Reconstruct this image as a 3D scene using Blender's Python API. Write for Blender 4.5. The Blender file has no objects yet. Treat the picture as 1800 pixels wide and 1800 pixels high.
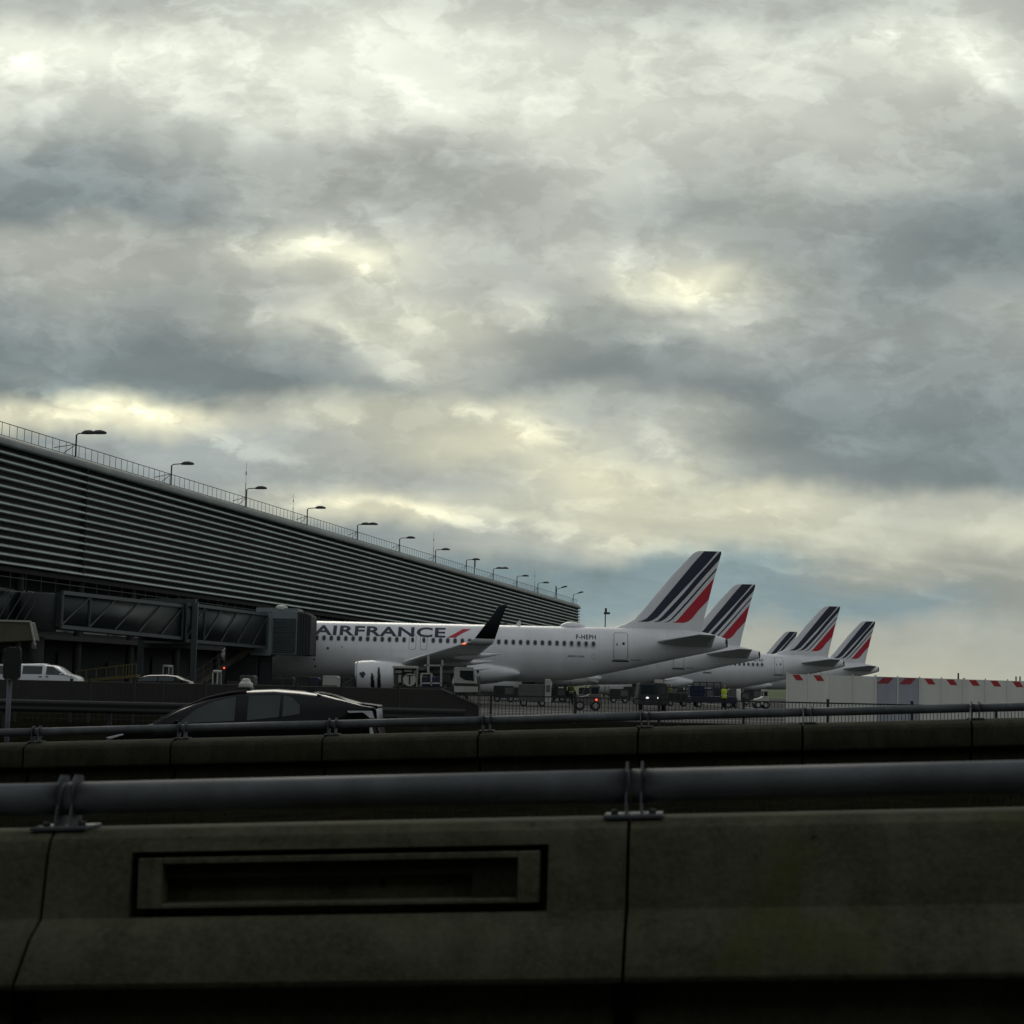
import bpy, bmesh, math, random
from mathutils import Vector, Matrix
R = math.radians
rnd = random.Random(7)
sc = bpy.context.scene
C = sc.collection

# ------------------------------------------------------------------ camera
F = 3240.0          # focal length in pixels of the 1800 px photograph
CAMZ = 1.35
PITCH, ROLL = R(5.4), R(1.28)
cam = bpy.data.cameras.new('camera')
cam.sensor_width = 36; cam.lens = F/1800*36
cam.clip_start = 0.1; cam.clip_end = 20000
cam.dof.use_dof = True; cam.dof.focus_distance = 137; cam.dof.aperture_fstop = 6.3
cam_o = bpy.data.objects.new('camera', cam); C.objects.link(cam_o)
CM = Matrix.Rotation(R(90)+PITCH, 4, 'X') @ Matrix.Rotation(ROLL, 4, 'Z')
cam_o.matrix_world = Matrix.Translation((0, 0, CAMZ)) @ CM
sc.camera = cam_o
def P(px, py, D):
    """world point on the plane Y = D seen at photograph pixel px, py"""
    d = CM.to_3x3() @ Vector(((px-900)/F, -(py-900)/F, -1))
    t = D/d.y
    return Vector((d.x*t, D, d.z*t+CAMZ))

# ------------------------------------------------------------------ world (overcast dusk sky)
sc.view_settings.view_transform = 'Standard'; sc.view_settings.look = 'None'
sc.view_settings.gamma = 1; sc.view_settings.exposure = 0
def lin(c): c /= 255.; return c/12.92 if c <= .04045 else ((c+.055)/1.055)**2.4
SUN_EL, SUN_AZ = R(32), R(-12)     # azimuth from +Y
w = bpy.data.worlds.new('World'); sc.world = w; w.use_nodes = True
nt = w.node_tree; nt.nodes.clear()
class NB:
    def __init__(s, nt): s.nt = nt
    def n(s, t, **k):
        x = s.nt.nodes.new(t)
        for a, b in k.items(): setattr(x, a, b)
        return x
    def put(s, sock, v):
        if hasattr(v, 'is_output'): s.nt.links.new(v, sock)
        else: sock.default_value = v
    def m(s, op, a, b=0.0, c=0.0):
        x = s.n('ShaderNodeMath', operation=op)
        s.put(x.inputs[0], a); s.put(x.inputs[1], b); s.put(x.inputs[2], c)
        return x.outputs[0]
    def mix(s, f, a, b, bt='MIX'):
        x = s.n('ShaderNodeMix', data_type='RGBA', blend_type=bt)
        s.put(x.inputs[0], f); s.put(x.inputs[6], a); s.put(x.inputs[7], b)
        return x.outputs[2]
    def mr(s, v, a, b, c=0.0, d=1.0, it='LINEAR'):
        x = s.n('ShaderNodeMapRange', interpolation_type=it)
        for i, q in enumerate((v, a, b, c, d)): s.put(x.inputs[i], q)
        return x.outputs[0]
    def noise(s, vec, sc_, det=5, rough=.5, dist=0.0, dim='3D'):
        x = s.n('ShaderNodeTexNoise', noise_dimensions=dim)
        if vec is not None: s.put(x.inputs['Vector'], vec)
        x.inputs['Scale'].default_value = sc_; x.inputs['Detail'].default_value = det
        x.inputs['Roughness'].default_value = rough; x.inputs['Distortion'].default_value = dist
        return x.outputs['Fac']
    def xyz(s, a, b, c):
        x = s.n('ShaderNodeCombineXYZ')
        for i, q in enumerate((a, b, c)): s.put(x.inputs[i], q)
        return x.outputs[0]
b = NB(nt)
tc = b.n('ShaderNodeTexCoord')
sep = b.n('ShaderNodeSeparateXYZ'); nt.links.new(tc.outputs['Generated'], sep.inputs[0])
dx, dy, dz = sep.outputs
yy = b.m('MAXIMUM', dy, .05)
u0 = b.m('DIVIDE', dx, yy); v0 = b.m('DIVIDE', dz, yy)
# cloud-deck coordinates: the cloud layer seen in perspective
zz = b.m('ADD', b.m('MAXIMUM', dz, 0.0), .10)
deck = b.xyz(b.m('DIVIDE', dx, zz), b.m('DIVIDE', dy, zz), 0.0)
uv = b.xyz(u0, b.m('MULTIPLY', v0, 2.2), 0.0)
n1 = b.noise(uv, 9, 5, .56); n2 = b.noise(b.xyz(v0, u0, 3.0), 11, 4, .56)
n3 = b.noise(b.xyz(b.m('ADD', u0, b.m('MULTIPLY', v0, .35)), b.m('MULTIPLY', v0, 2.1), 5.0), 11, 6, .55)
n4 = b.noise(uv, 26, 6, .58)
n5 = b.noise(uv, 60, 3, .5)
u = b.m('ADD', u0, b.m('ADD', b.m('MULTIPLY', b.m('SUBTRACT', n1, .5), .075), b.m('MULTIPLY', b.m('SUBTRACT', n5, .5), .012)))
v = b.m('ADD', v0, b.m('MULTIPLY', b.m('SUBTRACT', n2, .5), .045))
ROWS = [0, 90, 190, 300, 370, 430, 490, 560, 620, 670, 722, 780, 840, 890, 940, 1000, 1060, 1120, 1205]
GRID = [
 [165,160,165,180,190,185,180,175,165,158,165,182,165],
 [224,214,208,226,216,203,197,198,192,192,185,212,182],
 [188,180,192,200,205,204,207,200,196,190,175,175,175],
 [126,130,142,155,158,150,165,180,168,160,165,155,148],
 [122,124,130,150,152,152,158,165,140,150,142,130,124],
 [160,158,150,192,214,165,155,168,165,145,138,126,118],
 [150,160,150,155,184,165,150,165,216,155,133,126,132],
 [135,145,135,160,176,182,168,142,168,150,140,133,152],
 [122,125,118,128,150,176,150,132,140,146,140,138,140],
 [112,110,112,112,125,168,140,124,136,120,134,132,130],
 [188,206,198,150,180,172,182,146,165,108,128,126,122],
 [130,138,148,148,155,180,205,160,162,110,122,112,110],
 [125,130,138,146,150,150,168,205,180,140,122, 98,100],
 [140,140,140,150,196,186,160,190,182,190,172,165,168],
 [128,128,128,128,128,134,160,172,180,182,175,172,178],
 [122,122,122,122,122,120,122,126,130,134,140,150,146],
 [130,130,130,130,130,132,134,136,134,134,130,134,138],
 [150,150,150,150,150,150,152,152,152,149,148,150,150],
 [160,160,160,160,160,160,160,158,158,156,155,156,158]]
UL, UR = -.30, .30
def sky_rgb(L, y):
    if y >= 1100: wv = .30 if y < 1150 else .55
    elif y >= 960: wv = -1.0 if L < 160 else .3
    else:
        k = .22 + .78*min(1, max(0, (y-250)/450))
        wv = (L-175)/50.*k if L > 168 else (L-168)/45.*.85
        wv = max(-.9, min(1, wv))
    if wv > 0: c = (L*(.975+.025*wv), L*(1-.008*wv), L*(.965-.10*wv))
    else: c = (L*(.958+.085*wv), L*(1.0+.008*wv), L*(.985-.03*wv))
    return [lin(q) for q in c]
fu = b.mr(u, UL, UR)
col = None
vs = []
for y in ROWS:
    p = P(900, y, 1.0); vs.append(p.z-CAMZ)
# the rows follow the rolled horizon through u
vroll = b.m('SUBTRACT', v, b.m('MULTIPLY', u, 0.0223))
for i, y in enumerate(ROWS):
    r = b.n('ShaderNodeValToRGB'); r.color_ramp.interpolation = 'B_SPLINE'
    els = r.color_ramp.elements
    row = GRID[i]; mean = sum(row)/len(row)
    for k, L in enumerate(row):
        L = mean+(L-mean)*.98
        L = 6+max(L*1.13, 136)*1.0
        pos = ((-900+150*k)/F - UL)/(UR-UL)
        e = els[k] if k < 2 else els.new(pos)
        e.position = pos; e.color = (*sky_rgb(min(L, 250), y), 1)
    nt.links.new(fu, r.inputs[0])
    if col is None: col = r.outputs[0]
    else: col = b.mix(b.mr(vroll, vs[i-1], vs[i], 0, 1, 'SMOOTHSTEP'), col, r.outputs[0])
# billow detail with broken edges, thin streaks towards the horizon
hz = b.mr(v0, .0, .16, .15, 1.0)
wu = b.m('ADD', u0, b.m('MULTIPLY', b.m('SUBTRACT', n4, .5), .03)); wv_ = b.m('ADD', v0, b.m('MULTIPLY', b.m('SUBTRACT', n1, .5), .03))
pA = b.noise(b.xyz(wu, b.m('MULTIPLY', wv_, 1.7), 9.0), 12, 8, .60)
pB = b.noise(b.xyz(wu, b.m('MULTIPLY', wv_, 1.6), 2.0), 31, 6, .58)
eA = b.mr(pA, .47, .575, 0, 1, 'SMOOTHSTEP'); eB = b.mr(pB, .47, .58, 0, 1, 'SMOOTHSTEP')
st = b.noise(b.xyz(b.m('MULTIPLY', u0, 5.0), b.m('MULTIPLY', b.m('ADD', v0, b.m('MULTIPLY', u0, .10)), 62.0), 1.0), 1.0, 4, .6)
sb = b.noise(b.xyz(b.m('MULTIPLY', u0, 3.0), b.m('MULTIPLY', b.m('SUBTRACT', v0, b.m('MULTIPLY', u0, -.16)), 9.0), 4.0), 3.0, 5, .62)
det = b.m('ADD', b.m('MULTIPLY', b.m('SUBTRACT', n3, .5), .30), b.m('ADD', b.m('MULTIPLY', b.m('SUBTRACT', eA, .5), .17), b.m('MULTIPLY', b.m('SUBTRACT', eB, .5), .095)))
det = b.m('ADD', det, b.m('MULTIPLY', b.m('SUBTRACT', sb, .5), .22))
low = b.m('MULTIPLY', b.mr(v0, .02, .06), b.mr(v0, .13, .08))
gain = b.m('ADD', b.m('ADD', 1.0, b.m('MULTIPLY', det, hz)), b.m('MULTIPLY', b.m('SUBTRACT', st, .5), b.m('MULTIPLY', low, .5)))
BL = [ # px, py, rx, ry, slope, gain
 (560,420,75,30,18,.42),(645,465,45,20,20,.45),(450,428,60,28,5,.22),(520,380,80,14,5,.20),(650,372,45,18,10,.22),(1235,478,75,38,20,.42),(1240,515,30,22,0,.2),(1092,462,22,34,0,.36),
 (1720,112,55,48,10,.34),(1550,45,50,36,10,.30),(1455,70,26,34,0,.14),(60,115,100,34,22,.12),(235,125,110,22,22,.16),(400,28,80,26,10,.22),(425,120,40,16,10,.16),(760,190,90,30,35,.16),
 (490,546,45,14,5,.30),(560,548,30,20,20,.34),(625,588,50,16,30,.30),(740,545,60,28,10,.16),(925,540,55,34,25,.20),(710,630,30,36,10,.22),(735,665,60,26,30,.14),
 (820,724,20,16,0,.36),(890,732,46,22,0,.34),(960,752,75,18,10,.26),(1165,775,50,30,40,.30),(985,840,80,42,35,.26),(560,725,60,20,10,.22),
 (190,700,170,14,9,.34),(330,748,200,16,15,.36),(60,718,90,9,4,.28),(300,690,120,10,4,.22),(730,890,210,10,5,.30),(600,882,90,9,3,.24),(930,925,240,11,9,.26),(1180,838,90,14,12,.24),
 (1330,900,70,12,-4,.20),(1240,968,330,9,9,.24),(1560,995,260,8,6,.16),(1130,590,80,12,-6,.18),(1270,562,80,12,-8,.18),(1470,770,70,14,8,.16),
 (1020,660,110,46,14,-.22),(1010,525,80,34,40,-.16),(610,520,60,28,40,-.15),(1330,730,150,60,25,-.18),(1500,815,260,32,10,-.14),(420,668,190,46,4,-.20),(470,705,60,24,0,-.16),(150,385,200,14,4,-.14),(560,320,150,26,6,-.10),
 (330,630,140,26,8,-.12),(1760,440,130,120,0,-.12),(1640,560,120,40,15,-.12),(860,850,90,40,10,-.14),(1130,875,80,20,12,-.10),(1000,950,260,16,6,-.14),(1580,1045,160,12,4,-.10),(690,800,100,16,3,-.08),(1750,1025,90,8,4,-.12)]
ub = b.xyz(b.m('ADD', u0, b.m('ADD', b.m('MULTIPLY', b.m('SUBTRACT', n4, .5), .030), b.m('MULTIPLY', b.m('SUBTRACT', n5, .5), .014))), b.m('ADD', v0, b.m('ADD', b.m('MULTIPLY', b.m('SUBTRACT', pB, .5), .022), b.m('MULTIPLY', b.m('SUBTRACT', pA, .5), .020))), 0.0)
acc = None
for px, py, rx, ry, sl_, am in BL:
    p = P(px, py, 1.0)
    mp = b.n('ShaderNodeMapping', vector_type='TEXTURE')
    mp.inputs['Location'].default_value = (p.x, p.z-CAMZ, 0); mp.inputs['Rotation'].default_value = (0, 0, -math.radians(sl_)); mp.inputs['Scale'].default_value = (rx/F, ry/F, 1)
    nt.links.new(ub, mp.inputs[0])
    ln = b.n('ShaderNodeVectorMath', operation='LENGTH'); nt.links.new(mp.outputs[0], ln.inputs[0])
    q = b.mr(ln.outputs['Value'], 0, 2.0, am*(.95 if am > 0 else .5), 0, 'SMOOTHSTEP')
    acc = q if acc is None else b.m('ADD', acc, q)
tex = b.m('ADD', .72, b.m('MULTIPLY', eB, .5))
acc = b.m('MULTIPLY', acc, tex)
accp = b.m('MULTIPLY', b.m('MAXIMUM', acc, 0.0), b.mr(v0, .30, .12, .35, 1.0))
gv = b.xyz(b.m('MULTIPLY', gain, b.m('ADD', 1.0, acc)), b.m('MULTIPLY', gain, b.m('SUBTRACT', b.m('ADD', 1.0, acc), b.m('MULTIPLY', accp, .055))), b.m('MULTIPLY', gain, b.m('SUBTRACT', b.m('ADD', 1.0, acc), b.m('MULTIPLY', accp, .24))))
front = b.mix(1.0, col, gv, 'MULTIPLY')
nish = b.n('ShaderNodeTexSky', sky_type='NISHITA'); nish.sun_disc = False
nish.sun_elevation = SUN_EL; nish.sun_rotation = SUN_AZ; nish.dust_density = 3
cl = b.noise(deck, 1.3, 3, .6)
bright = b.mr(dy, -.6, .9, .40, .42)
cg = b.m('MULTIPLY', bright, b.mr(cl, .3, .7, .6, 1.35))
gen = b.mix(1.0, b.xyz(cg, cg, cg), (.96, 1.0, 1.0, 1), 'MULTIPLY')
gen = b.mix(.12, gen, b.mix(1.0, nish.outputs[0], (.08, .08, .08, 1), 'MULTIPLY'))
below = b.mr(dz, -.06, -.01)
gen = b.mix(below, (.02, .02, .018, 1), gen)
infront = b.m('MULTIPLY', b.mr(dy, .72, .90, 0, 1, 'SMOOTHSTEP'), below)
final = b.mix(infront, gen, front)
bg = b.n('ShaderNodeBackground'); nt.links.new(final, bg.inputs[0]); bg.inputs[1].default_value = 1.0
wo = b.n('ShaderNodeOutputWorld'); nt.links.new(bg.outputs[0], wo.inputs[0])

sl = bpy.data.lights.new('sun', 'SUN'); sl.energy = .5; sl.angle = R(25); sl.color = (1, .94, .82)
so = bpy.data.objects.new('sun', sl); C.objects.link(so)
sd = Vector((math.sin(SUN_AZ)*math.cos(SUN_EL), math.cos(SUN_AZ)*math.cos(SUN_EL), math.sin(SUN_EL)))
so.rotation_euler = sd.to_track_quat('Z', 'Y').to_euler()

# ------------------------------------------------------------------ materials
def mat(name, col, rough=.6, metal=0.0, var=.0, scale=2.0, streak=False, bump=0.0, spec=.5, emit=None, estr=0, col2=None, coat=0):
    m = bpy.data.materials.new(name); m.use_nodes = True
    t = m.node_tree; p = t.nodes['Principled BSDF']; q = NB(t)
    p.inputs['Base Color'].default_value = (*col, 1)
    p.inputs['Roughness'].default_value = rough; p.inputs['Metallic'].default_value = metal
    p.inputs['Specular IOR Level'].default_value = spec
    if coat: p.inputs['Coat Weight'].default_value = coat
    if var or bump:
        tcn = q.n('ShaderNodeTexCoord'); vec = tcn.outputs['Object']
        mp = q.n('ShaderNodeMapping'); t.links.new(vec, mp.inputs[0])
        mp.inputs['Scale'].default_value = (1, 1, .18) if streak else (1, 1, 1)
        a = q.noise(mp.outputs[0], scale, 8, .62)
        a2 = q.noise(vec, scale*.23, 4, .55)
        f = q.m('ADD', q.m('MULTIPLY', a, .6), q.m('MULTIPLY', a2, .4))
        f = q.mr(f, .36, .64)
        lo = tuple(c*(1-var) for c in col) if col2 is None else col2
        hi = tuple(min(1, c*(1+var*.6)) for c in col)
        t.links.new(q.mix(f, (*lo, 1), (*hi, 1)), p.inputs['Base Color'])
        if bump:
            bn = q.n('ShaderNodeBump'); bn.inputs['Strength'].default_value = bump; bn.inputs['Distance'].default_value = .02
            t.links.new(q.noise(vec, scale*14, 4, .6), bn.inputs['Height']); t.links.new(bn.outputs[0], p.inputs['Normal'])
    if emit:
        p.inputs['Emission Color'].default_value = (*emit, 1); p.inputs['Emission Strength'].default_value = estr
    return m
M = {}
def mk(k, *a, **kw): M[k] = mat(k, *a, **kw)
mk('aircraft white', (.74,.75,.76), .32, var=.13, scale=.5, streak=True, coat=.3)
mk('wing grey', (.62,.63,.64), .4, var=.12, scale=.8)
mk('navy', (.012,.014,.04), .35)
mk('winglet black', (.012,.013,.018), .4)
mk('red', (.46,.012,.03), .4)
mk('window glass', (.02,.022,.026), .12)
mk('window rim', (.42,.43,.45), .4)
mk('seam', (.10,.10,.10), .6)
mk('black', (.012,.012,.012), .5)
mk('rubber', (.018,.018,.018), .8)
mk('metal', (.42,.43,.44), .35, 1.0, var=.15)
mk('dull steel', (.06,.065,.065), .55, .6, var=.25, scale=3)
mk('galvanised', (.095,.105,.112), .6, .25, var=.4, scale=6, bump=.12)
mk('louvre metal', (.42,.485,.455), .38, .4, var=.22, scale=.7, streak=True)
mk('roof band', (.15,.175,.165), .5, .2, var=.3, scale=.6)
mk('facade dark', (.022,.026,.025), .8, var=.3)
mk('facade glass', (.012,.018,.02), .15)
mk('slab', (.018,.018,.016), .8, var=.3)
def concrete(name, col, k=1.0):
    m = bpy.data.materials.new(name); m.use_nodes = True; M[name] = m
    t = m.node_tree; p = t.nodes['Principled BSDF']; q = NB(t); p.inputs['Roughness'].default_value = .92; p.inputs['Specular IOR Level'].default_value = .15
    geo = q.n('ShaderNodeNewGeometry'); vec = geo.outputs['Position']
    sp = q.n('ShaderNodeSeparateXYZ'); t.links.new(vec, sp.inputs[0])
    X, Y, Z = sp.outputs
    vs = q.xyz(q.m('MULTIPLY', X, 9.0), q.m('MULTIPLY', Y, 9.0), q.m('MULTIPLY', Z, .9))
    streak = q.mr(q.noise(vec if False else vs, 1.0, 6, .6), .44, .62)
    blot = q.mr(q.noise(vec, 3.2, 7, .62), .38, .58)
    fine = q.mr(q.noise(vec, 42, 5, .65), .30, .72)
    form = q.mr(q.noise(q.xyz(0.0, 0.0, q.m('MULTIPLY', Z, 16.0)), 1.0, 2, .5), .4, .6)
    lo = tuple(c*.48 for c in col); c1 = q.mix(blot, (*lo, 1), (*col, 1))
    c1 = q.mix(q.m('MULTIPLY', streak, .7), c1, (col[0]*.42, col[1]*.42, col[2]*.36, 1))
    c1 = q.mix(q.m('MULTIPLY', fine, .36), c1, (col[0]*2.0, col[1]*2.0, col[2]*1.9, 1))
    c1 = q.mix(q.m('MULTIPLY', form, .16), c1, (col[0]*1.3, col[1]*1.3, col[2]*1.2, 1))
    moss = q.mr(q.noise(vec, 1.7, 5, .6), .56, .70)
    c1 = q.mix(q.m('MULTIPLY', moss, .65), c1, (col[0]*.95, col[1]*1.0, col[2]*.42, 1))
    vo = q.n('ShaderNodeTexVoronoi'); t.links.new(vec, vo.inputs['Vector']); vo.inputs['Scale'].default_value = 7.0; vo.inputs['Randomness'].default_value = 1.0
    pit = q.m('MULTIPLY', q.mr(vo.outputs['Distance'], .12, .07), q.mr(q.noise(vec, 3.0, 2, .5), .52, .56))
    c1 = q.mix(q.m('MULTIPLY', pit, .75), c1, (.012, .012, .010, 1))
    t.links.new(c1, p.inputs['Base Color'])
    bn = q.n('ShaderNodeBump'); bn.inputs['Strength'].default_value = .5; bn.inputs['Distance'].default_value = .012
    t.links.new(q.m('SUBTRACT', q.m('ADD', q.noise(vec, 30, 6, .65), q.m('MULTIPLY', q.noise(vec, 5, 4, .6), .8)), pit), bn.inputs['Height']); t.links.new(bn.outputs[0], p.inputs['Normal'])
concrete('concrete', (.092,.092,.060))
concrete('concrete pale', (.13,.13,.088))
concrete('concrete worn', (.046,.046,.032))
mk('parapet concrete', (.032,.032,.026), .9, var=.25, scale=.8)
mk('asphalt', (.022,.023,.022), .95, spec=.15, var=.3, scale=.35, bump=.1)
mk('apron concrete', (.042,.045,.044), .9, spec=.2, var=.3, scale=.12)
mk('paint white', (.62,.62,.58), .6, var=.12, scale=2)
mk('grass', (.075,.10,.03), .95, var=.35, scale=.4)
mk('soil', (.010,.010,.007), 1.0, var=.5, scale=3, bump=.3, spec=0)
mk('grass blade', (.035,.035,.014), .95, spec=0)
mk('bridge panel', (.014,.019,.021), .45, .2, var=.2, scale=1.5)
mk('bridge frame', (.060,.072,.075), .5, .3, var=.15)
mk('bridge cab', (.17,.20,.205), .5, var=.12, scale=1)
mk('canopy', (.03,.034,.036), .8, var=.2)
mk('stair brown', (.15,.13,.10), .8, var=.2)
mk('car black', (.004,.004,.005), .14, spec=.22)
mk('car glass', (.018,.027,.03), .08, spec=.7)
mk('car white', (.62,.64,.66), .3, coat=.5)
mk('lamp clear', (.62,.65,.66), .45)
mk('lamp red', (.25,.01,.01), .2)
mk('white paint', (.42,.42,.38), .45, var=.14, scale=1.5)
mk('hoarding', (.68,.68,.62), .6, var=.13, scale=.9, streak=True)
mk('hoarding grey', (.36,.38,.42), .6, var=.2, scale=1.2, streak=True)
mk('sign red', (.42,.03,.03), .5)
mk('sign red worn', (.34,.04,.05), .6, var=.3, scale=3)
mk('fence dark', (.016,.018,.018), .7)
mk('service door dark', (.03,.032,.028), .8, var=.3)
mk('fence grey', (.022,.024,.024), .8)
mk('yellow', (.085,.07,.012), .6, var=.2)
mk('hi-vis', (.42,.55,.03), .7)
mk('hi-vis dull', (.10,.12,.02), .8)
mk('blue gse', (.008,.014,.05), .5, var=.2)
mk('gse grey', (.09,.095,.085), .6, var=.25)
mk('skin', (.42,.27,.2), .6)
mk('cloth dark', (.02,.022,.03), .9)
mk('beige box', (.09,.085,.055), .6, var=.2, scale=4)
mk('far building', (.42,.48,.52), .7)
mk('red lamp lit', (.8,.05,.03), .4, emit=(1,.10,.05), estr=1.3)
mk('white lamp lit', (.9,.9,.9), .4, emit=(.95,1,.92), estr=1.3)
mk('nav lamp lit', (.8,.05,.03), .4, emit=(1,.16,.07), estr=2.2)

# faint skin joints on the aircraft paint
_t = M['aircraft white'].node_tree; _q = NB(_t); _p = _t.nodes['Principled BSDF']
_src = _p.inputs['Base Color'].links[0].from_socket
_tc = _q.n('ShaderNodeTexCoord'); _s = _q.n('ShaderNodeSeparateXYZ'); _t.links.new(_tc.outputs['Object'], _s.inputs[0])
_l = _q.m('MAXIMUM', _q.mr(_q.m('PINGPONG', _s.outputs[0], 1.27), .03, .0), _q.mr(_q.m('PINGPONG', _q.m('ADD', _s.outputs[2], .37), .82), .02, .0))
_g = _q.m('MULTIPLY', _l, .22)
_t.links.new(_q.mix(_g, _src, (.3, .3, .3, 1)), _p.inputs['Base Color'])

# ------------------------------------------------------------------ builders
class MB:
    def __init__(s): s.bm = bmesh.new(); s.mi = 0
    def face(s, pts):
        try:
            f = s.bm.faces.new([s.bm.verts.new(p) for p in pts]); f.material_index = s.mi; return f
        except ValueError: return None
    def box(s, x0, x1, y0, y1, z0, z1):
        v = [s.bm.verts.new((x, y, z)) for x in (x0, x1) for y in (y0, y1) for z in (z0, z1)]
        for q in ((0,1,3,2),(4,6,7,5),(0,4,5,1),(2,3,7,6),(0,2,6,4),(1,5,7,3)):
            s.bm.faces.new([v[i] for i in q]).material_index = s.mi
        return s
    def obox(s, o, ax, ay, az):
        """box from corner o along three vectors"""
        o = Vector(o); ax, ay, az = Vector(ax), Vector(ay), Vector(az)
        v = [s.bm.verts.new(o+ax*i+ay*j+az*k) for i in (0,1) for j in (0,1) for k in (0,1)]
        for q in ((0,1,3,2),(4,6,7,5),(0,4,5,1),(2,3,7,6),(0,2,6,4),(1,5,7,3)):
            s.bm.faces.new([v[i] for i in q]).material_index = s.mi
        return s
    def beam(s, a, c, w_, h_=None):
        a, c = Vector(a), Vector(c); h_ = h_ or w_
        d = (c-a).normalized(); up = Vector((0,0,1)) if abs(d.z) < .95 else Vector((0,1,0))
        r = d.cross(up).normalized(); up = r.cross(d).normalized()
        return s.obox(a-r*w_/2-up*h_/2, c-a, r*w_, up*h_)
    def tube(s, pts, rad, n=10, caps=True):
        pts = [Vector(p) for p in pts]; rads = rad if isinstance(rad, (list, tuple)) else [rad]*len(pts)
        rings = []
        for i, p in enumerate(pts):
            d = (pts[min(i+1, len(pts)-1)]-pts[max(i-1, 0)]).normalized()
            up = Vector((0,0,1)) if abs(d.z) < .9 else Vector((1,0,0))
            a = d.cross(up).normalized(); c = a.cross(d)
            rings.append([s.bm.verts.new(p+(a*math.cos(2*math.pi*k/n)+c*math.sin(2*math.pi*k/n))*rads[i]) for k in range(n)])
        s.loft(rings, caps); return s
    def loft(s, rings, caps=True, closed=True):
        for A, B_ in zip(rings, rings[1:]):
            n = len(A)
            for k in range(n if closed else n-1):
                try:
                    f = s.bm.faces.new((A[k], A[(k+1) % n], B_[(k+1) % n], B_[k])); f.material_index = s.mi; f.smooth = True
                except ValueError: pass
        if caps:
            for r in (rings[0], rings[-1]):
                try: s.bm.faces.new(r).material_index = s.mi
                except ValueError: pass
    def ringpts(s, ptslists, caps=True, closed=True):
        s.loft([[s.bm.verts.new(p) for p in r] for r in ptslists], caps, closed); return s
    def prism(s, poly, fn, d):
        """poly: list of 2D; fn(a,b,depth)->3D"""
        A = [s.bm.verts.new(fn(a, c, 0)) for a, c in poly]; B_ = [s.bm.verts.new(fn(a, c, d)) for a, c in poly]
        n = len(poly)
        for k in range(n): s.bm.faces.new((A[k], A[(k+1) % n], B_[(k+1) % n], B_[k])).material_index = s.mi
        s.bm.faces.new(A).material_index = s.mi; s.bm.faces.new(B_[::-1]).material_index = s.mi
        return s
    def build(s, name, m, parent=None, smooth=False, bevel=0, loc=None):
        bmesh.ops.remove_doubles(s.bm, verts=s.bm.verts, dist=1e-5)
        bmesh.ops.recalc_face_normals(s.bm, faces=s.bm.faces)
        me = bpy.data.meshes.new(name); s.bm.to_mesh(me); s.bm.free()
        for mm in (m if isinstance(m, (list, tuple)) else [m]): me.materials.append(M[mm])
        if smooth:
            for p in me.polygons: p.use_smooth = True
        o = bpy.data.objects.new(name, me); C.objects.link(o)
        if parent: o.parent = parent
        if loc: o.location = loc
        if bevel:
            bv = o.modifiers.new('bevel', 'BEVEL'); bv.width = bevel; bv.segments = 2; bv.limit_method = 'ANGLE'
        return o
def tag(o, label=None, cat=None, group=None, kind=None):
    if label: o['label'] = label
    if cat: o['category'] = cat
    if group: o['group'] = group
    if kind: o['kind'] = kind
    return o
def thing(name, label, cat, loc=(0,0,0), rz=0, group=None):
    o = bpy.data.objects.new(name, None); C.objects.link(o)
    o.location = loc; o.rotation_euler = (0,0,rz); o.empty_display_size = .3
    return tag(o, label, cat, group)
KIDS = {}
def copy_tree(o, parent=None, skip=()):
    c = o.copy(); C.objects.link(c); c.parent = parent
    for ch in [x for x in bpy.data.objects if x.parent == o and x.name.split('.')[0] not in skip]: copy_tree(ch, c, skip)
    return c
def interp(x, xs, ys):
    if x <= xs[0]: return ys[0]
    for i in range(1, len(xs)):
        if x <= xs[i]: return ys[i-1]+(ys[i]-ys[i-1])*(x-xs[i-1])/(xs[i]-xs[i-1])
    return ys[-1]

# ------------------------------------------------------------------ setting: ground
def ground_z(x, y):
    ramp = .05*max(-16, min(10, x))
    if y < 33: return ramp-.04
    if y < 50: t = (y-33)/17.; t = t*t*(3-2*t); return (ramp-.04)*(1-t)+.28*t
    if y < 60: return .28
    if y < 66: return .28*(1-(y-60)/6.)-.02*((y-60)/6.)
    return -.02
xs_ = [-6000,-1500,-400,-120,-60,-30]+[i*2 for i in range(-12, 13)]+[30,60,120,400,1500,6000]
ys_ = [-400,-60,-20,-6,0,3,6,9,12,16,20,24,28,31,33,36,39,42,45,48,50,55,60,63,66,120,400,1500,9000]
g = MB()
vv = [[g.bm.verts.new((x, y, ground_z(x, y))) for x in xs_] for y in ys_]
for i in range(len(ys_)-1):
    for j in range(len(xs_)-1):
        f = g.bm.faces.new((vv[i][j], vv[i][j+1], vv[i+1][j+1], vv[i+1][j]))
        yc = (ys_[i]+ys_[i+1])/2
        f.material_index = 0 if (yc < 5 or 24.5 < yc < 33) else (1 if yc < 66 else 2)
        f.smooth = True
tag(g.build('ground', ['asphalt', 'soil', 'grass']), kind='structure')
g = MB(); g.box(-200, 160, 66.2, 400, -.03, .0); tag(g.build('apron', 'apron concrete'), kind='structure')
g = MB()
g.box(-60, 60, 96, 96.25, .001, .004)
g.box(-60, 60, 103, 103.25, .001, .004)
for X in (20, 34, 47): g.box(X, X+.25, 110, 300, .001, .004)
g.obox((8, 84, .001), (22, 9, 0), (-.08, .2, 0), (0, 0, .003))
tag(g.build('apron_markings', 'paint white'), kind='structure')
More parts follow.
